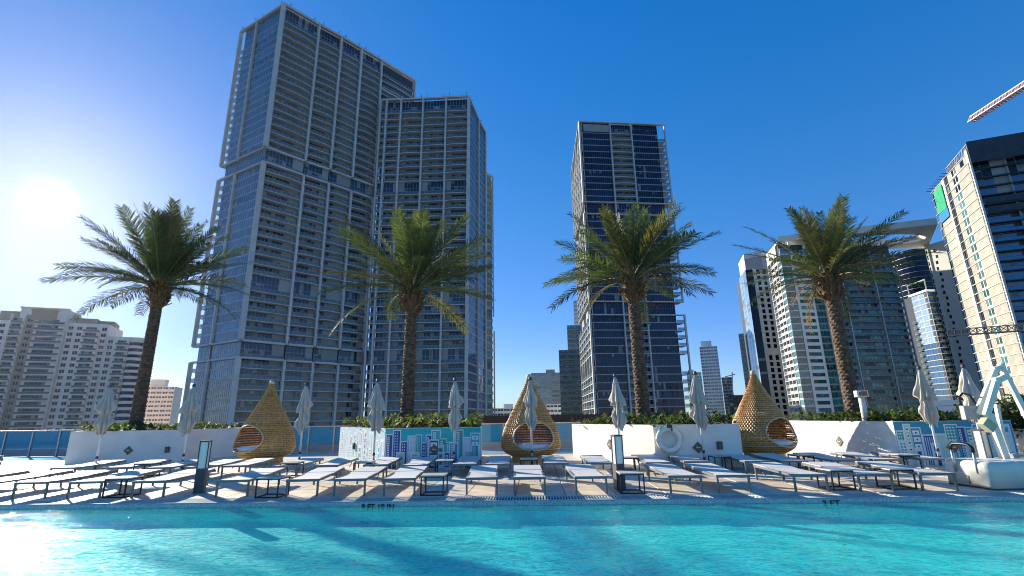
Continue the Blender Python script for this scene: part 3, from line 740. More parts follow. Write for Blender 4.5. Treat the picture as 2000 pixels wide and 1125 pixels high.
# --- generic distant blocks: real window bands and slabs
def block(name, label, azs, D0, D1, zt, fh, glass, slab, depth=18, nb=3, rail=False, band=.45, mull=3, zb=-14, wallm=None, roof=None):
    p0, p1 = PZ(azs[0], D0), PZ(azs[1], D1); r = building(name, label, (p0.x, p0.y))
    F = Face(r, p0, p1); n = F.n
    core(r, [(p0.x, p0.y), (p1.x, p1.y), tuple((p1 + n * depth)[:2]), tuple((p0 + n * depth)[:2])], -44.9, zt, wallm or slab, 'wall', slab)
    nf = int((zt - zb) / fh); w = F.L / nb
    for i in range(nf):
        z = zt - (i + 1) * fh
        for j in range(nb):
            F.put('window', window_me(w * .94, fh * (1 - band), glass, 1, slab, mull, 1, .05, 'window', slab, .2), j * w + w * .03, -.06, z + fh * band * .7)
        if rail: F.put('balcony', balcony_me(F.L, 1.2, .25, RAIL, slab, slab, False, .25, 1.0), 0, -1.25, z)
    if roof: F.box('roof_house', (F.L * roof[0], 3, zt), (F.L * roof[1], 10, zt + roof[2]), slab)
    return r
block('residential_block', 'grey balcony block close to the left of the lone navy tower', (5.35, 9.6), 300, 300, 40.8, 3.1, G_DK, WALLG, nb=4, rail=True, mull=2)
block('residential_block', 'round-edged glass block rising behind the grey balcony block', (6.42, 9.3), 330, 330, 61.5, 3.1, G_TL, CONC, nb=3, rail=True, mull=2)
block('residential_block', 'tall pale glass block just showing left of the navy tower', (7.3, 9.0), 360, 360, 85.5, 3.1, G_SKY, WPAINT, nb=2, mull=2)
block('office_block', 'low grey office block seen above the middle wicker pod', (2.05, 5.5), 430, 430, 38.5, 3.6, G_T1, WALLG, nb=3, band=.35, mull=2, roof=(.5, .8, 3))
block('white_block', 'small white block right of the middle wicker pod', (3.7, 5.4), 380, 380, 10.5, 3.4, G_DK, WPAINT, nb=4, band=.5)
block('white_block', 'small white block between slab tower and middle wicker pod', (-2.6, 1.0), 390, 390, 8.5, 3.4, G_DK, WPAINT, nb=5, band=.5, roof=(.4, .7, 3.2))
block('white_block', 'low white rooftop between dark glass towers and last umbrella', (39.8, 42.4), 120, 120, 3.2, 3.0, G_DK, WPAINT, nb=2, band=.9)
block('slim_tower', 'slim white tower with narrow window strips between navy tower and third pod', (20.9, 22.7), 520, 520, 66.5, 3.1, G_T1, WPAINT, nb=5, band=.4, mull=1.6, roof=(.1, .7, 6))
block('glass_block', 'short blue glass block left of the slim white tower', (19.3, 20.8), 540, 540, 43.5, 3.4, G_TL, MULL, nb=2, band=.25, mull=2, roof=(.1, .5, 3))
block('unfinished_block', 'dark unfinished block below the distant small crane', (22.75, 23.75), 560, 560, 38.5, 3.3, G_BK, WALLG, nb=2, band=.4)
block('dark_block', 'low black block between distant unfinished block and third pod', (23.2, 25.6), 480, 480, 17.5, 3.3, G_BK, COREC, nb=3, band=.3)
block('residential_block', 'wavy balcony tower left of the black office tower', (24.95, 26.3), 400, 400, 59.5, 3.1, G_BL, CONC, nb=1, rail=True, mull=2)

# --- peach and white condominium at far left
LC = building('condominium', 'wide white and brown condominium with balconies below the sun at far left', (-217, 235))
ld = Vector((.934, .358, 0)); l0 = Vector((-217.4, 234.8, 0))
def lcpt(az):
    a = math.radians(az); d = Vector((math.sin(a), math.cos(a))); e = l0
    t = (e.x * d.y - e.y * d.x) / (-(ld.x * d.y - ld.y * d.x)); return e + ld * t
azl = [-50.5, -47.2, -46.3, -45.5, -44.9, -42.85, -41.7, -40.5, -40.1, -39.3, -38.3]
zt = 49.5; fh = 3.0
lp = lcpt(-37.4); la = lcpt(-50.5)
core(LC, [(la.x, la.y + .3), (lcpt(-40.1).x, lcpt(-40.1).y + .3), (lcpt(-40.1).x - 8, lcpt(-40.1).y + 20), (la.x - 8, la.y + 20)], -44.9, zt, PINK, 'wall', PINK)
core(LC, [(lcpt(-40.1).x + .1, lcpt(-40.1).y + .4), (lp.x, lp.y + .3), (lp.x - 8, lp.y + 20), (lcpt(-40.1).x - 8, lcpt(-40.1).y + 20.1)], -44.9, zt - 6, PINK, 'wall', PINK)
kinds = ['w', 'w', 'b', 'n', 'b', 'w', 'b', 'w', 'w', 'b']
for j in range(10):
    p, q = lcpt(azl[j]), lcpt(azl[j + 1]); F = Face(LC, p, q); k = kinds[j]; w = F.L
    ztt = zt if azl[j] < -40.2 else zt - 6
    if j in (2, 3, 4): ztt += 3
    nfl = int((ztt + 12) / fh)
    for i in range(nfl):
        z = ztt - 1.2 - (i + 1) * fh
        if k in 'wn':
            nw = max(1, round(w / 4))
            for s in range(nw):
                cx = w * (s + .5) / nw
                F.put('window', unit(('window', 'lc'), lambda b: b.b2((-.9, -.06, 0), (.9, .1, 1.6), 0).b2((-.05, -.1, 0), (.05, 0, 1.6), 1).b2((-1.0, -.12, -.14), (1.0, .0, -.02), 1), [G_DK, PINK]), cx, 0, z + .8)
        else:
            F.put('window_wall', window_me(w * .8, 2.3, G_DK, .8, PINK, 1.4, 1, .1), w * .1, -.08, z + .1)
            F.put('balcony', balcony_me(w * .92, 1.5, 0, RAIL, PINK, PINK, False, .4, .95), w * .04, -1.55, z)
    if k == 'n': F.box('brown_strip', (0, -.045, -20), (w, .05, ztt), BROWN)
    if j in (2, 4): F.box('party_wall', (0 if j == 2 else w - .5, -1.7, -20), (.4 if j == 2 else w, .1, ztt), PINK)
for a0, a1, h, mt in ((-45.9, -42.9, 6.2, PINK), (-45.2, -43.6, 5.2, BROWN)):
    p, q = lcpt(a0), lcpt(a1); F = Face(LC, p, q); o_ = -.3 if mt is BROWN else 0
    core(LC, [(p.x, p.y + o_), (q.x, q.y + o_), (q.x - 6, q.y + 14), (p.x - 6, p.y + 14)], zt + .02 if mt is PINK else zt + .5, zt + h, mt, 'penthouse', mt)
    F.box('cornice', (-.4, -.6 + o_, zt + h), (F.L + .4, .5 + o_, zt + h + .6), mt)
for a0, a1, h in ((-47.3, -45.95, 5.0), (-42.6, -41.1, 3.0), (-41.0, -39.9, 2.0)):
    p, q = lcpt(a0), lcpt(a1); core(LC, [(p.x - 1, p.y + 3), (q.x - 1, q.y + 3), (q.x - 7, q.y + 14), (p.x - 7, p.y + 14)], zt + .02, zt + h, BROWN, 'penthouse', BROWN)
pc = lcpt(-37.75); b = MB().lathe([(3.2, 0), (3.2, 84)], 14, 0)
put('corner_turret', b.mesh('corner_turret', PINK), LC, (pc.x + 217, pc.y - 235, 0 + 4))
for i in range(17):
    me = unit(('turret_band',), lambda b: b.lathe([(3.25, 0), (3.28, .05), (3.28, 1.5), (3.25, 1.55)], 14, 0), [G_DK]); put('turret_window', me, LC, (pc.x + 217, pc.y - 235, 84 - i * 3.0))
block('small_condominium', 'small white condominium with brown end behind the first palm trunk', (-36.6, -34.3), 420, 415, 25.5, 3.0, G_DK, PINK, nb=5, band=.5, mull=1.8, roof=(.1, .6, 5), wallm=PINK)

# --- cranes
def lattice(b, a, c, w, n, m=0, m2=1, r=.14):
    a = Vector(a); c = Vector(c); d = (c - a).normalized(); s = d.cross(Vector((0, 0, 1))).normalized(); up = s.cross(d)
    P = [(-w / 2, 0), (w / 2, 0), (0, w * .9)]
    for x, z in P: b.bar(a + s * x + up * z, c + s * x + up * z, r * 1.6, r * 1.6, m)
    for i in range(n):
        p, q = a + (c - a) * (i / n), a + (c - a) * ((i + 1) / n)
        for k in range(3):
            x0, z0 = P[k]; x1, z1 = P[(k + 1) % 3]
            b.bar(p + s * x0 + up * z0, q + s * x1 + up * z1, r, r, m2 if i % 2 else m); b.bar(p + s * x0 + up * z0, p + s * x1 + up * z1, r, r, m)
p0, p1 = AD(1897, 238, 150), AD(2000, 172, 140); pe = p1 + (p1 - p0) * .9
CR = thing('tower_crane', 'red and white crane jib in the blue sky at upper right', 'crane', (pe.x, pe.y, -45))
b = MB(); lattice(b, p0 - CR.location, pe - CR.location, 1.5, 34, 0, 1); put('jib', b.mesh('jib', [CRWHITE, RED]), CR)
b = MB(); lattice(b, Vector((0, 0, 0)), Vector((.5, .5, pe.z + 45 + 3)), 1.9, 40, 0, 0); put('mast', b.mesh('mast', [RED, RED]), CR)
p0, p1 = AD(1853, 656, 150), AD(1992, 650, 140)
CR = thing('crane_boom', 'dark lattice boom crossing low in front of the unfinished tower', 'crane', (p1.x + 14, p1.y - 8, -45))
pe = Vector((p1.x + 14, p1.y - 8, p1.z + .3))
b = MB(); lattice(b, p0 - CR.location, pe - CR.location, 1.5, 22, 0, 0, .13); put('jib', b.mesh('jib', [DKGREY]), CR)
b = MB(); lattice(b, Vector((0, 0, 0)), Vector((.4, .4, pe.z + 46)), 1.8, 24, 0, 0); put('mast', b.mesh('mast', [DKGREY]), CR)
pm_ = AD(1429, 772, 540); pj0, pj1, pt_ = AD(1416, 736, 540), AD(1436, 731, 540), AD(1430, 727, 540)
CR = thing('tower_crane', 'tiny distant crane on the dark unfinished block', 'crane', (pm_.x, pm_.y, pm_.z))
b = MB(); b.bar((0, 0, -8), pt_ - pm_, 1.0, 1.0); put('mast', b.mesh('mast', CRWHITE), CR)
b = MB(); b.bar(pj0 - pm_, pj1 - pm_, .8, .9); put('jib', b.mesh('jib', CRWHITE), CR)

# --- dark louvred roof beyond the balustrade
t = thing('louvred_wall', 'low dark brown louvred roof wall beyond the glass railing', 'wall', (2, 60, -45))
put('wall', MB().b2((-6.5, 0, 40), (15.5, 3, 46.6)).mesh('wall', DKBROWN), t)
lm = MB().b2((-.06, -.12, 44.5), (.06, 0, 46.7)).mesh('louvre', DKBROWN)
for i in range(44): put('louvre', lm, t, (-6.3 + i * .5, 0, 0))

# ------------------------------------------------------------------ planters
HP = 1.1
def planter(label, pts, wet=None):
    cx = sum(p[0] for p in pts) / len(pts); cy = sum(p[1] for p in pts) / len(pts)
    t = thing('planter', label, 'planter', (cx, cy, 0), 0, 'white planters holding the palms')
    loc = [Vector((p[0] - cx, p[1] - cy)) for p in pts]; n = len(loc); th = .14
    inn = [p * (1 - .16 / max(.5, p.length) * 1.15) for p in loc]
    b = MB()
    for i in range(n):
        a, c, d, e = loc[i], loc[(i + 1) % n], inn[(i + 1) % n], inn[i]
        b.add([(*a, -.03), (*c, -.03), (*c, HP), (*a, HP), (*d, HP), (*e, HP), (*e, HP - .3), (*d, HP - .3)], [(0, 1, 2, 3), (3, 2, 4, 5), (5, 4, 7, 6)])
    put('wall', b.mesh('planter_wall', WHITEWALL), t)
    put('soil', MB().add([(*p, HP - .08) for p in inn], [tuple(range(n))]).mesh('soil', SOIL), t)
    return t, Vector((cx, cy, 0)), pts
def hedge(label, c, pts, hgt, n, seed, light=.5, spread=.3, big=1.0):
    rn = random.Random(seed); b = MB()
    xs = [p[0] for p in pts]; ys = [p[1] for p in pts]
    def inside(x, y):
        r = False; j = len(pts) - 1
        for i in range(len(pts)):
            if (pts[i][1] > y) != (pts[j][1] > y) and x < (pts[j][0] - pts[i][0]) * (y - pts[i][1]) / (pts[j][1] - pts[i][1]) + pts[i][0]: r = not r
            j = i
        return r
    k = 0
    while k < n:
        x = rn.uniform(min(xs) - .2, max(xs) + .2); y = rn.uniform(min(ys) - .2, max(ys) + .2)
        if not inside(x, y): continue
        k += 1
        lump = .55 + .45 * math.sin(x * 2.3 + seed) * math.sin(y * 2.7 + seed * 2)
        z = HP - .05 + hgt * lump * rn.random() ** .6
        a = rn.uniform(0, 2 * PI); tl = rn.uniform(-.3, 1.1); L = rn.uniform(.09, .2) * big; w = L * .3
        d = Vector((math.cos(a) * math.cos(tl), math.sin(a) * math.cos(tl), math.sin(tl))); s = Vector((-math.sin(a), math.cos(a), 0)) * w
        p = Vector((x - c.x, y - c.y, z))
        b.add([p, p + d * L * .5 + s, p + d * L, p + d * L * .5 - s], [(0, 1, 2, 3)], 1 if rn.random() < light else 0)
    o = put('hedge', b.mesh('hedge', [LEAF1, LEAF2]), None, c); tag(o, label, 'plants', 'low planting in the planters', 'stuff')
P1 = [(-15.6, 17.85), (-11.95, 18.5), (-11.4, 21.2), (-16.6, 21.0)]
P2 = [(-3.73, 14.75), (-.95, 14.5), (-1.2, 18.9), (-6.5, 19.0)]
P3 = [(3.8, 13.9), (6.05, 13.65), (6.6, 18.5), (2.07, 18.2)]
P4 = [(10.06, 13.5), (12.6, 12.9), (13.6, 18.4), (9.72, 18.2)]
pl = [planter('long white planter in shade, leftmost, below the sun', P1), planter('planter painted with a pale blue city mural, second from left', P2),
      planter('plain white planter with life ring on its shaded side', P3), planter('white planter with darker blue city mural beside the pool lift', P4)]
for i, (lb, hh) in enumerate((('low flowering plants around the leftmost palm', .30), ('yellow green shrubs above the pale mural planter', .42), ('dark green grassy plants above the life ring planter', .34), ('dark green grassy plants around the rightmost palm', .34))):
    hedge(lb, pl[i][1], pl[i][2], hh, 2600, 3 + i, (.35, .6, .25, .25)[i], big=(1, 1.15, 1.2, 1.2)[i])
# fixtures on planter walls
def on_wall(A, B, s, z, off=.0):
    A = Vector((*A, 0)); B = Vector((*B, 0)); d = (B - A).normalized(); n = Vector((d.y, -d.x, 0))
    return A + (B - A) * s + n * off + Vector((0, 0, z)), math.atan2(d.y, d.x)
plq = MB(); e = .15
plq.add([(0, -.02, -e), (e, -.02, 0), (0, -.02, e), (-e, -.02, 0), (0, 0, -e), (e, 0, 0), (0, 0, e), (-e, 0, 0)], [(0, 1, 2, 3), (0, 4, 5, 1), (1, 5, 6, 2), (2, 6, 7, 3), (3, 7, 4, 0)], 0)
plq.b2((-.05, -.032, -.012), (.05, -.021, .012), 1); plq.b2((-.05, -.034, .015), (-.02, -.021, .03), 1)
plq = plq.mesh('plaque', [PLAQUE, STEEL])
def wallthing(name, me, label, cat, A, B, s, z, off=.004, group=None):
    p, r = on_wall(A, B, s, z, off); o = put(name, me, None, p, r); tag(o, label, cat, group); return o
gq = 'diamond wall plaques'
wallthing('wall_plaque', plq, 'diamond plaque on the shaded leftmost planter', 'plaque', P1[0], P1[1], .52, .42, group=gq)
wallthing('wall_plaque', plq, 'diamond plaque on the pale blue mural', 'plaque', P2[0], P2[1], .52, .5, group=gq)
wallthing('wall_plaque', plq, 'diamond plaque on the sunlit white side of the life ring planter', 'plaque', P3[3], P3[0], .52, .5, group=gq)
wallthing('wall_plaque', plq, 'diamond plaque behind the umbrella pole on the life ring planter', 'plaque', P3[0], P3[1], .50, .5, group=gq)
wallthing('wall_plaque', plq, 'diamond plaque on the sunlit white side of the rightmost planter', 'plaque', P4[3], P4[0], .55, .5, group=gq)
wallthing('wall_plaque', plq, 'diamond plaque on the darker blue mural', 'plaque', P4[0], P4[1], .47, .45, group=gq)
lt = MB().b2((-.07, -.06, -.1), (.07, 0, .1), 0).b2((-.045, -.07, -.06), (.045, -.061, .05), 1).mesh('wall_light', [DKGREY, PLAQUE])
wallthing('wall_light', lt, 'small dark wall light on the leftmost planter', 'wall light', P1[0], P1[1], .86, .42)
wallthing('wall_light', lt, 'small dark wall light near the third wicker pod', 'wall light', P3[0], P3[1], .745, .55)
wallthing('wall_light', lt, 'small wall light on the sunlit corner side of the pale mural', 'wall light', P2[3], P2[0], .40, .5)
# life ring
p, r = on_wall(P3[0], P3[1], .165, .72, .07)
t = thing('life_ring', 'white life ring hanging on the shaded white planter wall', 'life ring', p, r)
ringb = MB(); nn = 28
for k in range(nn):
    pass
ringb.tube([(.28 * math.cos(2 * PI * k / nn), -.04, .28 * math.sin(2 * PI * k / nn)) for k in range(nn + 1)], .07, 10, 0, True, False)
put('ring', ringb.mesh('ring', WHITEWALL), t)
rp = MB()
rp.tube([((.355 + .03 * math.sin(4 * 2 * PI * k / nn)) * math.cos(2 * PI * k / nn), -.05, (.355 + .03 * math.sin(4 * 2 * PI * k / nn)) * math.sin(2 * PI * k / nn)) for k in range(nn + 1)], .012, 5, 0, True, False)
rp.tube([(.02, -.05, -.3), (.0, -.03, -.42), (.05, -.03, -.5), (-.08, -.03, -.46), (.02, -.03, -.62), (.06, -.03, -.66)], .014, 5)
put('rope', rp.mesh('rope', TABLETOP), t)
put('hook', MB().b2((-.03, -.12, .3), (.05, .0, .42)).b2((.06, -.13, .22), (.1, -.02, .38)).mesh('hook', DKGREY), t)
# murals: thin painted plates of skyline blocks fixed to the planter walls
MU = {k: mat('mural_' + k, c, .7, 0, .05, 3) for k, c in dict(sky=(.03, .44, .48), pale=(.60, .68, .64), white=(.72, .74, .72), navy=(.02, .07, .30), teal=(.04, .33, .34), mint=(.40, .62, .52), ice=(.36, .56, .62), deep=(.03, .27, .40)).items()}
MK = list(MU); ML = [MU[k] for k in MK]
def mural(par, A, B, seed, pal, bgc, parent_loc):
    A = Vector((*A, 0)); B = Vector((*B, 0)); L = (B - A).length; d = (B - A).normalized(); rz = math.atan2(d.y, d.x)
    rn = random.Random(seed); b = MB(); Z = lambda k: MK.index(k)
    y = [-.004]
    def plate(x0, z0, x1, z1, k, lay): b.b2((x0, -.004 - .0009 * lay, z0), (x1, -.001, z1), Z(k))
    plate(.01, .0, L - .01, HP - .01, bgc, 0)
    x = .03; lay = 1
    for row in range(2):
        x = .02
        while x < L - .12:
            w = rn.uniform(.15, .30); w = min(w, L - .02 - x); h = (rn.uniform(.92, 1.06) if rn.random() < .55 else rn.uniform(.7, .95)) if row == 0 else rn.uniform(.4, .78)
            if row == 1 and rn.random() < .35: x += w * .8; continue
            lay = 1 + row * 5
            fr = rn.choice(('white', 'pale', 'white')); plate(x, 0, x + w, h, fr, lay)
            bd = rn.choice(pal); plate(x + .025, 0, x + w - .025, h - .03, bd, lay + 1)
            wc = rn.choice(('white', 'pale', 'white', 'ice')) if bd not in ('pale', 'white') else rn.choice(('navy', 'teal', 'deep', 'sky'))
            st = rn.randrange(5); ix0, ix1 = x + .05, x + w - .05
            if st == 0:
                nr = int((h - .08) / .05)
                for i in range(nr): plate(ix0, h - .08 - i * .05, ix1, h - .055 - i * .05, wc, lay + 2)
            elif st == 1:
                nc = max(2, int((ix1 - ix0) / .055)); nr = int((h - .08) / .075)
                for i in range(nr):
                    for j in range(nc): plate(ix0 + (ix1 - ix0) * j / nc, h - .11 - i * .075, ix0 + (ix1 - ix0) * (j + .55) / nc, h - .07 - i * .075, wc, lay + 2)
            elif st == 2:
                nc = max(2, int((ix1 - ix0) / .045))
                for j in range(nc): plate(ix0 + (ix1 - ix0) * j / nc, .01, ix0 + (ix1 - ix0) * (j + .5) / nc, h - .07, wc, lay + 2)
            elif st == 3:
                nr = int((h - .06) / .17)
                for i in range(nr):
                    z = h - .2 - i * .17; plate(ix0, z, ix1, z + .12, wc, lay + 2); plate((ix0 + ix1) / 2 - .02, z + .04, (ix0 + ix1) / 2 + .02, z + .08, 'navy', lay + 3)
            else:
                mid = (ix0 + ix1) / 2; plate(ix0, 0, mid, h - .07, wc, lay + 2)
                nr = int((h - .1) / .06)
                for i in range(nr): plate(ix0 + .01, h - .13 - i * .06, mid - .01, h - .1 - i * .06, bd, lay + 3)
            x += w * rn.uniform(.8, 1.05)
    o = put('mural', b.mesh('mural', ML), par, A - parent_loc, rz); return o
mural(pl[1][0], P2[3], P2[0], 5, ('pale', 'ice', 'white', 'pale'), 'ice', pl[1][1])  # sunlit side: the paling by the sun is put into this lighter palette
mural(pl[1][0], P2[0], P2[1], 9, ('navy', 'teal', 'pale', 'mint', 'sky', 'deep', 'ice'), 'sky', pl[1][1])
mural(pl[3][0], P4[0], P4[1], 13, ('deep', 'teal', 'mint', 'navy', 'pale'), 'deep', pl[3][1])

# ------------------------------------------------------------------ palms
def frond_mesh(seed, droop, L=3.55, mt=None, nl=58, ll=.52, sparse=0.0):
    rn = random.Random(seed); b = MB(); n = 12; pts = []
    for i in range(n + 1):
        t = i / n; pts.append(Vector((L * (t - droop * .18 * t * t), .10 * math.sin(t * 2.2 + seed) * t, -droop * L * .42 * t ** 2.2)))
    b.tube(pts, [.035 * (1 - .85 * i / n) for i in range(n + 1)], 4, 1, True, False)
    for i in range(nl):
        t = .16 + .84 * (i + rn.random() * .6) / nl
        if rn.random() < sparse: continue
        f = t * n; k = min(int(f), n - 1); p = pts[k].lerp(pts[k + 1], f - k); d = (pts[k + 1] - pts[k]).normalized()
        side = Vector((0, 0, 1)).cross(d).normalized(); up = d.cross(side)
        l = ll * (.45 + .75 * math.sin(PI * min(1, t * .9 + .08))) * rn.uniform(.8, 1.1)
        for s in (-1, 1):
            dirv = (d * rn.uniform(.75, 1.25) + side * s * rn.uniform(.8, 1.05) + up * rn.uniform(-.15, .55)).normalized()
            wv = dirv.cross(up).normalized() * .017
            e1 = p + dirv * l * .55; e2 = p + dirv * l + Vector((0, 0, -.12 * l - droop * .10 * l))
            b.add([p - wv * .6, p + wv * .6, e1 + wv, e1 - wv, e2], [(0, 1, 2, 3), (3, 2, 4)], 0)
    return b.mesh('frond', [mt or FROND, RACHIS])
FM = {}
for q, dr in enumerate((.15, .35, .6, .9)):
    for s in range(2): FM[(q, s, 'g')] = frond_mesh(q * 7 + s, dr)
    FM[(q, 0, 'y')] = frond_mesh(q * 7 + 3, dr, mt=FRONDY)
FM['dry'] = frond_mesh(91, 1.2, 2.5, FRONDD, 34, .34, .2); FM['dry2'] = frond_mesh(92, .7, 3.0, FRONDD, 40, .3, .25)
def trunk_mesh(H, r0, r1, lean, seed):
    b = MB(); n = 18; rows = int(H / .052); rn = random.Random(seed); vs = []
    for i in range(rows + 1):
        t = i / rows; r = r0 + (r1 - r0) * t + .05 * max(0, 1 - t * 14)
        for k in range(n):
            ph = (i * .5 + k) % 2
            a = 2 * PI * (k + .0) / n + i * .06
            cell = ((i // 2) + k) % 2
            rr = r + (.030 if (i % 2) else -.006) * (1 if cell else .35) + rn.uniform(-.006, .006)
            vs.append((rr * math.cos(a) + lean[0] * t, rr * math.sin(a) + lean[1] * t, H * t))
    b.add(vs, [(i * n + k, i * n + (k + 1) % n, (i + 1) * n + (k + 1) % n, (i + 1) * n + k) for i in range(rows) for k in range(n)], 0)
    return b.mesh('trunk', TRUNK)
def palm(label, base, H, lean, seed, r0=.225, r1=.185, dry=0, yel=.25, scale=1.0, wind=0.0, nfr=60, up=.78):
    rn = random.Random(seed)
    t = thing('date_palm', label, 'palm tree', (base.x, base.y, HP - .09), 0, 'date palms in the planters')
    put('trunk', trunk_mesh(H, r0, r1, lean, seed), t)
    b = MB(); top = Vector((lean[0], lean[1], H))
    b.lathe([(r1 + .02, -.75), (r1 + .12, -.45), (r1 + .16, -.15), (r1 + .05, .2), (.05, .5)], 16, 0, top)
    for i in range(110):
        a = rn.uniform(0, 2 * PI); z = rn.uniform(-.75, .25); R = r1 + .06 + .1 * math.sin((z + .75) * PI)
        p = top + Vector((R * math.cos(a), R * math.sin(a), z)); d = Vector((math.cos(a), math.sin(a), rn.uniform(.5, 1.6))).normalized()
        b.bar(p - d * .05, p + d * rn.uniform(.12, .3), .06, .03, 0)
    put('crown_base', b.mesh('crown_base', BOOT), t)
    for i in range(nfr):
        u = (i + .5) / nfr; el = math.radians(86 - 86 * u ** 1.15) + rn.uniform(-.09, .09); a = i * 2.399 + rn.uniform(-.25, .25)
        q = 0 if u < .35 else 1 if u < .72 else 2 if u < .95 else 3
        me = FM[(q, 0, 'y')] if rn.random() < yel else FM[(q, rn.randrange(2), 'g')]
        o = put('frond', me, t); s = scale * rn.uniform(.85, 1.08) * (1.0 if u > .42 else up)
        dirv = Vector((math.cos(a) * math.cos(el) + wind, math.sin(a) * math.cos(el), math.sin(el)))
        el2 = math.atan2(dirv.z, math.hypot(dirv.x, dirv.y)); a2 = math.atan2(dirv.y, dirv.x)
        o.rotation_euler = (rn.uniform(-.5, .5), -el2, a2); o.scale = (s, s, s)
        o.location = top + Vector((math.cos(a2) * .12, math.sin(a2) * .12, .05 + .25 * (1 - u)))
    for i in range(dry):
        a = (2.9, 3.5, .3, -1.2, -.6, 2.2)[i % 6] + rn.uniform(-.2, .2); el = (.12, -.1, .35, .5, -.5, -.6)[i % 6]
        o = put('frond', FM['dry'] if i % 2 else FM['dry2'], t); o['label'] = 'dry brown frond'
        o.rotation_euler = (rn.uniform(-.4, .4), -el, a); o.location = top + Vector((math.cos(a) * .15, math.sin(a) * .15, 0)); o.scale = (scale * .95,) * 3
    return t
def polar(az, Y): return Vector((Y * math.tan(math.radians(az)), Y, 0))
palm('date palm backlit by the sun, leftmost of the four', polar(-36.8, 19.6), 5.75, (-.0, 0), 1, yel=.1, wind=-.02, scale=1.03, up=.92, nfr=74)
palm('date palm before the joined slab tower, growing over the pale mural', polar(-12.0, 17.6), 4.85, (.02, 0), 2, wind=.05, yel=.2, scale=.97)
palm('date palm before the lone navy tower, growing over the life ring planter', polar(14.36, 17.0), 5.0, (-.02, 0), 3, wind=.06, yel=.15, dry=2, scale=.90)
palm('date palm with dry brown fronds, rightmost of the four', polar(33.95, 16.2), 4.75, (-.03, 0), 4, wind=.1, yel=.15, dry=6, scale=.85)

# ------------------------------------------------------------------ bush at right
def bush(name, label, c, rx, ry, rz, n, seed):
    rn = random.Random(seed); t = thing(name, label, 'bush', c); b = MB()
    lob = [(Vector((rn.uniform(-.6, .6) * rx, rn.uniform(-.5, .5) * ry, rz * rn.uniform(.7, 1.35))), rn.uniform(.4, .62)) for _ in range(14)]
    for i in range(n):
        l, s = rn.choice(lob); v = Vector((rn.gauss(0, 1), rn.gauss(0, 1), rn.gauss(0, 1))).normalized() * rn.uniform(.72, 1.05)
        p = l + Vector((v.x * rx * s, v.y * ry * s, v.z * rz * s)); L = rn.uniform(.07, .15)
        d = Vector((rn.gauss(0, 1), rn.gauss(0, 1), rn.gauss(0, 1))).normalized(); w = d.orthogonal().normalized() * L * .35
        b.add([p, p + d * L * .5 + w, p + d * L, p + d * L * .5 - w], [(0, 1, 2, 3)], 1 if rn.random() < .3 else 0)
    put('foliage', b.mesh('foliage', [LEAF1, LEAF2]), t)
    b = MB()
    for i in range(5):
        b.tube([(rn.uniform(-.2, .2), 0, 0), (rn.uniform(-.4, .4) * rx, rn.uniform(-.3, .3), rz * .8)], [.07, .03], 5)
    put('stem', b.mesh('stem', TRUNK), t)
bush('clipped_bush', 'dense round green bush behind the white pool lift', (17.3, 17.0, 0), 1.3, 1.0, 1.05, 7000, 8)
bush('clipped_bush', 'small leafy bush between last umbrella and pool lift arms', (15.6, 17.2, 0), .6, .6, .95, 2500, 9)
t = thing('planter', 'low white wall planter at far right behind the pool lift', 'planter', (18.4, 15.6, 0))
put('wall', MB().b2((-2.0, -.4, -.02), (5, .0, .75)).b2((-2.0, .002, -.02), (-1.85, 2.6, .75)).mesh('wall', WHITEWALL), t)
put('soil', MB().b2((-1.84, .002, .2), (5, 2.6, .6)).mesh('soil', SOIL), t)

# ------------------------------------------------------------------ loungers
LH = .30
def make_lounger(label):
    t = thing('sun_lounger', label, 'sun lounger'); w, L = .60, 2.03
    f = MB()
    for x in (-w / 2 + .025, w / 2 - .025): f.b2((x - .016, .012, LH - .045), (x + .016, L - .012, LH - .005))
    for y in (.0, L - .045): f.b2((-w / 2 + .003, y, LH - .046), (w / 2 - .003, y + .045, LH - .007))
    f.b2((-w / 2 + .048, 1.24, LH - .055), (w / 2 - .048, 1.27, LH - .02))
    put('frame', f.mesh('frame', ALU), t)
    lg = MB().b2((-.0165, -.0175, 0), (.0165, .0175, LH - .047)).mesh('leg', ALU)
    for x in (-w / 2 + .025, w / 2 - .025):
        for y in (.0235, L - .30): put('leg', lg, t, (x, y, 0))
    s = MB(); n = 8; pr = [(.02, .0)] + [(.02 + 1.22 * i / n, -.012 * math.sin(PI * i / n)) for i in range(1, n + 1)]
    vs = [(x, y, LH + z) for y, z in pr for x in (-w / 2 + .012, w / 2 - .012)]
    s.add(vs + [(v[0], v[1], v[2] - .008) for v in vs], [(2 * i, 2 * i + 1, 2 * i + 3, 2 * i + 2) for i in range(n)] + [(0, 2 * n + 2, 2 * n + 3, 1)]
          + [(2 * i, 2 * i + 2, 2 * i + 2 + 2 * n + 2, 2 * i + 2 * n + 2) for i in range(n)] + [(2 * i + 1, 2 * i + 1 + 2 * n + 2, 2 * i + 3 + 2 * n + 2, 2 * i + 3) for i in range(n)])
    put('seat_sling', s.mesh('seat_sling', SLING), t)
    b = MB(); b.b2((-w / 2 + .012, 0, -.006), (w / 2 - .012, .76, .004), 0)
    for x in (-w / 2 + .02, w / 2 - .02): b.b2((x - .012, .004, -.03), (x + .012, .755, -.0065), 1)
    bk = put('backrest', b.mesh('backrest', [SLING, ALU]), t, (0, 1.25, LH + .003)); bk.rotation_euler = (math.radians(1.5), 0, 0)
    st = MB()
    for x in (-.18, .18): st.tube([(x, 1.75, LH - .01), (x, 1.66, .17), (x, 1.5, .12)], .011, 5)
    put('support_strut', st.mesh('support_strut', ALU), t)
    return t
ORD = ['first', 'second', 'third', 'fourth', 'fifth', 'sixth', 'seventh', 'eighth', 'ninth', 'tenth']
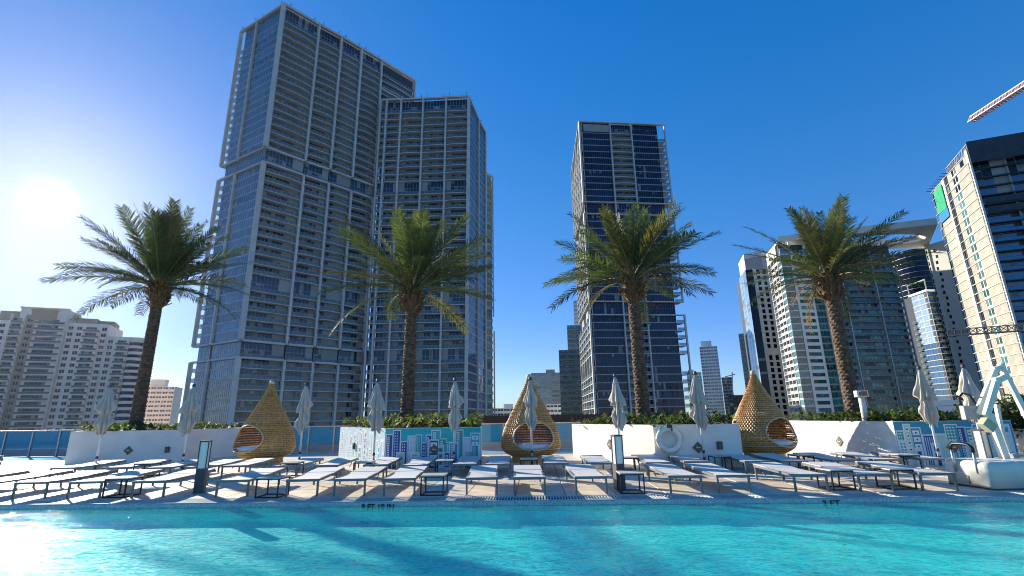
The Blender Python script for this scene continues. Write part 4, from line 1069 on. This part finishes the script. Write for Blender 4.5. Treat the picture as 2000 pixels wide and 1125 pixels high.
row1 = [(-152, 975.5), (-50, 974.5), (54, 973), (161, 973), (286, 972), (451, 972), (588, 972), (681, 972), (779, 970.7), (941, 968), (1035, 968), (1156, 966.7), (1342, 965), (1436, 963.5), (1588, 962), (1715, 959), (1838, 957.5)]
row2 = [(123, 913), (224, 912.5), (309, 912.5), (385, 911.5), (457, 909), (558, 909), (636, 908), (733, 907), (810, 908), (907, 905.5), (972, 905.5), (1086, 903.5), (1172, 903.5), (1286, 902.5), (1361, 900.5), (1480, 900), (1552, 899.5), (1651, 898.7), (1734, 897), (1826, 896.5)]
proto = None
def lounger(x, y, yaw, label, group):
    global proto
    if proto is None:
        proto = make_lounger(label); o = proto; o.location = (x, y, 0); o.rotation_euler = (0, 0, yaw); o['group'] = group
    else: o = dup(proto, (x, y, 0), yaw, label, group)
    return o
def ordlabel(i, n, row):
    if i < n - i: return f'{ORD[i]} sun lounger from the left in the {row}'
    return f'{ORD[n - 1 - i]} sun lounger from the right in the {row}'
rn = random.Random(3)
for i, p in enumerate(row1):
    g = G(*p); y = 9.50 - .044 * g.x; x = g.x * y / g.y
    yaw = -math.radians(min(6, max(-7, -1.0 + x * .95)) + rn.uniform(-.8, .8))
    lounger(x, y, yaw, ordlabel(i, len(row1), 'row along the pool edge'), 'sun loungers in the front row')
for i, p in enumerate(row2):
    g = G(*p, LH); y = min(13.3, max(11.9, g.y)); x = g.x * y / g.y
    yaw = -math.radians(min(6, max(-8, .5 + x * .8)) + rn.uniform(-1, 1))
    lounger(x, y, yaw, ordlabel(i, len(row2), 'back row below the planters'), 'sun loungers in the back row')
lounger(-18.6, 18.3, math.radians(70), 'sun lounger standing apart by the left glass railing', 'outlying sun loungers')
for i, (x, y) in enumerate(((15.3, 13.2), (14.9, 14.6))):
    lounger(x, y, math.radians(-75), ('nearer' if i == 0 else 'farther') + ' sun lounger behind the pool lift at far right', 'outlying sun loungers')
# side tables
def make_table(label):
    t = thing('side_table', label, 'side table'); w, h, r = .43, .35, .011
    a = w / 2 - r
    lg = MB().b2((-r, -r, 0), (r, r, h - .02)).mesh('leg', BLACK)
    for x in (-a, a):
        for y in (-a, a): put('leg', lg, t, (x, y, 0))
    for z, nm_ in ((r, 'base_ring'), (h - .03, 'top_ring')):
        f = MB()
        for s in (-a, a): f.b2((-a + r, s - r * .9, z - r * .9), (a - r, s + r * .9, z + r * .9)); f.b2((s - r * .9, -a + r, z - r * .9), (s + r * .9, a - r, z + r * .9))
        put(nm_, f.mesh(nm_, BLACK), t)
    put('top', MB().b2((-w / 2, -w / 2, h - .0185), (w / 2, w / 2, h)).mesh('top', TABLETOP), t)
    return t
tb = None
tabs = [((-7.55, 10.05), 'between third and fourth front row loungers, far left'), ((-4.52, 9.75), 'left of the sixth front row lounger, before the pod'),
        ((-1.5, 9.72), 'standing clear in front, just left of centre'), ((2.12, 9.6), 'beside the right lamp bollard at the pool edge'),
        ((5.9, 9.62), 'fourth from the right loungers, in the front row'), ((6.98, 9.6), 'nearest the pool lift in the front row'),
        ((-1.75, 12.95), 'back row, under the umbrella at the mural edge'), ((.36, 13.05), 'back row, below the middle pod umbrella'), ((2.88, 13.05), 'back row, just behind the right lamp bollard'),
        ((5.2, 13.1), 'back row, left of the third wicker pod'), ((-5.6, 13.0), 'back row, below the leftmost wicker pod'), ((-3.75, 12.9), 'back row, before the pale corner of the mural'), ((7.2, 13.0), 'back row, right of the third wicker pod'), ((9.5, 12.6), 'back row, before the darker mural'), ((-9.6, 13.5), 'back row, before the leftmost planter')]
for i, ((x, y), lb) in enumerate(tabs):
    l = 'black framed side table, ' + lb
    if tb is None: tb = make_table(l); tb.location = (x, y, 0); tb['group'] = 'black side tables'
    else: dup(tb, (x, y, 0), rn.uniform(-.06, .06), l, 'black side tables')

# ------------------------------------------------------------------ umbrellas
def canopy_mesh(seed):
    rn = random.Random(seed); b = MB(); nA = 64
    prof = [(.03, 2.36), (.07, 2.30), (.11, 2.18), (.16, 2.0), (.21, 1.84), (.245, 1.74), (.25, 1.70), (.15, 1.66), (.13, 1.58), (.17, 1.48), (.22, 1.38), (.23, 1.30), (.16, 1.2), (.12, 1.12), (.11, 1.05)]
    ph = [rn.uniform(0, 6) for _ in range(6)]; am = [rn.uniform(.5, 1.2) for _ in range(8)]; dz = [rn.uniform(-.11, .1) for _ in range(8)]
    vs = []
    for i, (r, z) in enumerate(prof):
        for k in range(nA):
            a = 2 * PI * k / nA; s = a / (2 * PI) * 8; g = int(s) % 8; lf = s - int(s)
            fold = abs(math.sin(PI * lf)); amp = min(1, i / 4)
            R = r * (1 - .45 * amp + .75 * amp * fold * am[g]) * (1 + .09 * math.sin(3 * a + ph[0] + z * 9) + .07 * math.sin(5 * a + ph[1] - z * 13) + .05 * math.sin(11 * a + z * 25))
            zz = z + (dz[g] * fold * (1 if i > 3 else i / 4)) * (1.0 if 4 <= i <= 6 or i >= 11 else .45) + .02 * math.sin(7 * a + ph[2])
            vs.append((R * math.cos(a), R * math.sin(a), zz))
    b.add(vs, [(i * nA + k, i * nA + (k + 1) % nA, (i + 1) * nA + (k + 1) % nA, (i + 1) * nA + k) for i in range(len(prof) - 1) for k in range(nA)], 0, True)
    return b.mesh('canopy', CANVAS)
CM = [canopy_mesh(s) for s in range(5)]
polem = MB().tube([(0, 0, .03), (0, 0, 2.38)], .026, 10).mesh('pole', POLE)
colm = MB().tube([(0, 0, .40), (0, 0, .47)], .036, 10).tube([(0, 0, .03), (0, 0, .3)], .034, 10).mesh('collar', DKGREY)
finm = MB().lathe([(.02, 2.36), (.045, 2.38), (.05, 2.43), (.03, 2.47), (.0, 2.48)], 10).mesh('finial', DKGREY)
basem = MB().lathe([(0, .0), (.30, .0), (.30, .04), (.27, .06), (.05, .075), (.0, .075)], 24).mesh('base_plate', TABLETOP)
strm = MB().tube([(.105 * math.cos(2 * PI * k / 16), .105 * math.sin(2 * PI * k / 16), 1.62) for k in range(17)], .012, 5, 0, True, False).mesh('tie_strap', CANVAS)
um = [((-11.7, 14.4), 'closed umbrella before the leftmost planter, left of the first palm'), ((-9.6, 14.9), 'closed umbrella between first palm and leftmost wicker pod'),
      ((-6.35, 15.2), 'closed umbrella just right of the leftmost wicker pod'), ((-3.86, 14.1), 'closed umbrella before the corner of the pale mural, left of second palm'),
      ((-1.66, 14.1), 'closed umbrella right of the second palm, before the mural'), ((.48, 14.2), 'closed umbrella standing before the middle wicker pod'),
      ((2.78, 13.55), 'closed umbrella before the sunlit white wall, left of third palm'), ((4.85, 13.2), 'closed umbrella before the shaded white wall, right of third palm'),
      ((10.3, 12.55), 'closed umbrella before the darker mural, right of fourth palm'), ((11.2, 12.3), 'closed umbrella nearest the white pool lift')]
for i, ((x, y), lb) in enumerate(um):
    t = thing('closed_umbrella', lb, 'umbrella', (x, y, 0), rn.uniform(0, 6), 'closed umbrellas along the deck')
    put('pole', polem, t); put('collar', colm, t); put('finial', finm, t); put('base_plate', basem, t)
    c_ = put('canopy', CM[i % 5], t, (0, 0, 0), rn.uniform(0, 6)); put('tie_strap', strm, t)
    k = rn.uniform(.94, 1.1); c_.scale = (k * .76, k * .76, 1)

# ------------------------------------------------------------------ wicker pods
def pod_r(z):                    # teardrop profile, z from .34 to 2.66
    pts = [(.16, .56), (.24, .74), (.34, .87), (.46, .925), (.62, .925), (.84, .875), (1.11, .785), (1.35, .66), (1.6, .535), (1.85, .40), (2.05, .295), (2.3, .18), (2.48, .105), (2.62, .065)]
    for i in range(len(pts) - 1):
        if pts[i][0] <= z <= pts[i + 1][0]:
            t = (z - pts[i][0]) / (pts[i + 1][0] - pts[i][0]); t = t * t * (3 - 2 * t) * .35 + t * .65
            return pts[i][1] + (pts[i + 1][1] - pts[i][1]) * t
    return pts[0][1] if z < pts[0][0] else pts[-1][1]
def in_open(a, z):               # opening centred on angle 0
    return (a / .74) ** 2 + ((z - .80) / .43) ** 2 < 1
def make_pod(label):
    t = thing('wicker_pod', label, 'wicker pod'); nA = 112; rows = 40
    def weave(off, bw, r_, nA, rows, ph):
        b = MB()
        for i in range(rows):
            z0 = .18 + (2.60 - .18) * (i + .5) / rows; hw = bw
            for k in range(nA):
                a0 = 2 * PI * k / nA; a1 = 2 * PI * (k + 1) / nA
                am = ((a0 + a1) / 2 + PI) % (2 * PI) - PI
                if in_open(am, z0): continue
                q = []
                for a, kk in ((a0, k), (a1, k + 1)):
                    w_ = .013 * math.cos(PI * (kk + i)) + off
                    for z in (z0 - hw, z0 + hw):
                        R = pod_r(z) + w_; q.append((R * math.cos(a), R * math.sin(a), z))
                b.add(q, [(0, 2, 3, 1)], 0, False)
        return b
    put('woven_shell', weave(0, .021, 0, nA, rows, 0).mesh('woven_shell', WICKER), t)
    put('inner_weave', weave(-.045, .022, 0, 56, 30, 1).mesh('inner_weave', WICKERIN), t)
    b = MB()
    for k in range(56):
        a = 2 * PI * (k + .5) / 56; am = (a + PI) % (2 * PI) - PI; seg = []
        for i in range(34):
            z = .17 + (2.62 - .17) * i / 33
            if in_open(am, z):
                if len(seg) > 1: b.tube(seg, .0085, 4, 0, True, False)
                seg = []; continue
            R = pod_r(z) - .002; seg.append((R * math.cos(a), R * math.sin(a), z))
        if len(seg) > 1: b.tube(seg, .0085, 4, 0, True, False)
    o = put('staves', b.mesh('staves', WICKER), t)
    b = MB(); ring = []
    for k in range(49):
        th = 2 * PI * k / 48; a = .74 * math.cos(th); z = .80 + .43 * math.sin(th)
        R = pod_r(z) + .012; ring.append((R * math.cos(a), R * math.sin(a), z))
    b.tube(ring, .022, 6, 0, True, False); put('opening_rim', b.mesh('opening_rim', RIMC), t)
    b = MB()
    for z, rr in ((.17, .014), (.40, .012)):
        b.tube([((pod_r(z) + .016) * math.cos(2 * PI * k / 48), (pod_r(z) + .016) * math.sin(2 * PI * k / 48), z) for k in range(49)], rr, 5, 0, True, False)
    put('band', b.mesh('band', RIMC), t)
    put('cushion', MB().lathe([(0, .385), (.74, .385), (.83, .43), (.83, .50), (.76, .545), (.0, .56)], 32).mesh('cushion', CUSHION), t)
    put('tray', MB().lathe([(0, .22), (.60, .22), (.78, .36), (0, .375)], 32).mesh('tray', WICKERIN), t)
    b = MB(); nn = 40
    for k in range(nn):
        a = 2 * PI * k / nn; b.box((.575 * math.cos(a), .575 * math.sin(a), .08), (.02, .068, .16), 0, a)
    b.lathe([(.56, 0), (.56, .165)], 40, 0); b.lathe([(.60, .0), (.60, .025), (.57, .025)], 40, 0)
    put('pedestal', b.mesh('pedestal', WICKER), t)
    put('tip', MB().lathe([(.065, 2.60), (.085, 2.63), (.08, 2.69), (.04, 2.73), (0, 2.735)], 14).mesh('tip', RIMC), t)
    return t
pods = [((-8.45, 17.35), 'leftmost wicker pod, its white cushion facing left', -112), ((.52, 16.4), 'middle wicker pod, half hidden behind a closed umbrella', -84), ((7.85, 16.2), 'rightmost sunlit wicker pod with dark opening facing right', -66)]
pod0 = None
for (x, y), lb, yaw in pods:
    if pod0 is None: pod0 = make_pod(lb); pod0.location = (x, y, 0); pod0.rotation_euler = (0, 0, math.radians(yaw)); pod0['group'] = 'wicker pods'; pod0.scale = (1.02, 1.02, 1)
    else: dup(pod0, (x, y, 0), math.radians(yaw), lb, 'wicker pods')

# ------------------------------------------------------------------ lamp bollards
def bollard(x, y, label):
    t = thing('lamp_bollard', label, 'bollard light', (x, y, 0), .25, 'bollard lights on the deck'); w = .17
    put('post', MB().b2((-w / 2, -w / 2, 0), (w / 2, w / 2, .46)).mesh('post', DKGREY), t)
    put('diffuser', MB().b2((-w / 2 + .012, -w / 2 + .012, .461), (w / 2 - .012, w / 2 - .012, .965)).mesh('diffuser', LAMPW), t)
    for a in (-1, 1):
        for b_ in (-1, 1): put('corner_strip', MB().b2((a * w / 2 - .008 * a - .009, b_ * w / 2 - .008 * b_ - .009, .461), (a * w / 2 - .008 * a + .009, b_ * w / 2 - .008 * b_ + .009, .965)).mesh('corner_strip', DKGREY), t)
    put('cap', MB().b2((-w / 2 - .004, -w / 2 - .004, .966), (w / 2 + .004, w / 2 + .004, .995)).mesh('cap', DKGREY), t)
bollard(-6.25, 10.35, 'dark lamp bollard among the loungers left of centre')
bollard(2.0, 10.0, 'dark lamp bollard right of centre beside a black side table')
bollard(9.05, 9.95, 'lamp bollard with bright white sides behind the pool lift')

# ------------------------------------------------------------------ planter posts: speaker and sign
p = AY(1216, 806, 15.5)
t = thing('speaker_post', 'small grey box speaker on a post behind the seventh umbrella', 'speaker', (p.x, p.y, HP - .1))
put('post', MB().tube([(0, 0, 0), (0, 0, .98)], .03, 8).mesh('post', LIFTW), t)
put('cabinet', MB().b2((-.01, -.12, .16), (.15, .04, .50)).mesh('cabinet', KICK), t)
put('front_panel', MB().b2((.008, -.128, .18), (.132, -.1205, .48)).mesh('front_panel', TABLETOP), t)
p = AY(1688, 806, 14.6)
SIGNR = mat('sign_print', (.42, .10, .05), .6, 0, .3, 25)
t = thing('sign_post', 'thick cream post with small red-printed sign beside the rightmost palm', 'sign', (p.x, p.y, HP - .1), -.25)
put('post', MB().tube([(0, 0, 0), (0, 0, .80)], .085, 12).mesh('post', LIFTW), t)
put('sign_box', MB().b2((-.14, -.13, .78), (.15, .1, .96)).mesh('sign_box', LIFTW), t)
put('sign_face', MB().b2((-.03, -.138, .805), (.12, -.1315, .94), 0).b2((-.09, -.138, .815), (-.04, -.1315, .92), 1).mesh('sign_face', [SIGNR, PLAQUE]), t)

# ------------------------------------------------------------------ pool lift
LX, LY = 8.30, 9.12
t = thing('pool_lift', 'white pool access lift with folded arms and handrail at right', 'pool lift', (LX, LY, 0))
def rbox(w, d, h, r=.1, seg=3):
    bm = bmesh.new(); bmesh.ops.create_cube(bm, size=1)
    for v in bm.verts: v.co = Vector((v.co.x * w, v.co.y * d, v.co.z * h))
    top = [e for e in bm.edges if all(v.co.z > 0 for v in e.verts)] + [e for e in bm.edges if abs(e.verts[0].co.z - e.verts[1].co.z) > .01]
    bmesh.ops.bevel(bm, geom=top, offset=r, segments=seg, affect='EDGES', profile=.5)
    me = bpy.data.meshes.new('base_cover'); bm.to_mesh(me); bm.free(); me.materials.append(LIFTW)
    me.polygons.foreach_set('use_smooth', [True] * len(me.polygons)); return me
put('base_cover', rbox(1.75, .95, .44, .09), t, (.875, .48, .25))
put('skid', MB().b2((.0, .06, .0), (1.7, .16, .028)).b2((.0, .8, .0), (1.7, .9, .028)).mesh('skid', DKGREY), t)
put('cover_latch', MB().b2((-.008, .42, .07), (.0, .44, .2)).b2((-.008, .441, .19), (.0, .5, .2)).mesh('cover_latch', DKGREY), t)
Yl = 9.72
def LP(u, v, Y=Yl): return AY(u, v, Y) - Vector((LX, LY, 0))
def R(pts, r=.02): return pts
a, b_, c_, d_ = AY(1867, 921, 9.75), AY(1856, 868, 9.75), AY(1897, 869, 9.35), AY(1911, 925, 9.35)
off = Vector((LX, LY, 0))
put('handrail_post', MB().tube([a - off, a - off + (b_ - a) * .9], .022, 8).mesh('handrail_post', STEEL), t)
put('handrail_post', MB().tube([d_ - off, d_ - off + (c_ - d_) * .85], .022, 8).mesh('handrail_post', STEEL), t)
q0_, q1_ = a - off + (b_ - a) * .9, d_ - off + (c_ - d_) * .85
up = Vector((0, 0, .07))
put('grip', MB().tube([q0_ - up * .6, q0_ + up * .3, q0_.lerp(q1_, .15) + up, q0_.lerp(q1_, .5) + up * 1.15, q0_.lerp(q1_, .85) + up, q1_ + up * .2, q1_ - up * .8], .032, 8).mesh('grip', BLACK), t)
def arm(name, pts, w, h, mt=LIFTW, lab=None):
    m_ = MB()
    for i in range(len(pts) - 1): m_.bar(pts[i], pts[i + 1], w, h)
    for p_ in pts[1:-1]: m_.box(p_, (w * 1.25, w * 1.3, h * 1.25))
    return put(name, m_.mesh(name, mt), t)
arm('mast', [LP(1966, 905), LP(1931, 808)], .11, .11)
arm('lift_arm', [LP(1926, 812, 9.6), LP(1946, 744, 9.6), LP(1962, 736, 9.6)], .08, .10)
arm('lift_arm', [LP(1908, 808, 9.85), LP(1944, 722, 9.85), LP(1956, 716, 9.85), LP(2002, 806, 9.85), LP(2040, 880, 9.85)], .07, .09)
arm('actuator', [LP(1946, 790, 9.95), LP(1955, 835, 9.95), LP(1975, 892, 9.95)], .06, .06, STEEL)
arm('joint_plate', [LP(1918, 822, 9.6), LP(1938, 838, 9.6)], .14, .17, mat('joint_olive', (.46, .44, .28), .6))
arm('foot_pad', [LP(1972, 885, 9.95), LP(1981, 905, 9.95)], .22, .12, KICK)
arm('control_box', [LP(1880, 806, 9.9), LP(1914, 806, 9.9)], .1, .26, KICK)
cb = MB(); pts_ = [LP(1884, 800, 10), LP(1872, 778, 10), LP(1880, 768, 10), LP(1895, 772, 10), LP(1906, 790, 10), LP(1914, 806, 9.9)]
cb.tube(pts_, .02, 6); put('cable', cb.mesh('cable', BLACK), t)

# ------------------------------------------------------------------ added haze
hm = bpy.data.materials.new('haze'); hm.use_nodes = True; nt = hm.node_tree; nt.nodes.clear()  # thin volume added to imitate the veil of glare around the sun
o_ = N(nt, 'ShaderNodeOutputMaterial'); pv = N(nt, 'ShaderNodeVolumePrincipled'); pv.inputs['Color'].default_value = (.94, .95, 1, 1)
pv.inputs['Density'].default_value = .000015; pv.inputs['Anisotropy'].default_value = .84; nt.links.new(pv.outputs[0], o_.inputs['Volume'])
tag(put('haze', MB().b2((-2500, -1500, -46), (2500, 3500, 160)).mesh('haze', hm)), 'thin haze added over the whole city for glare near the sun', 'haze', None, 'stuff')
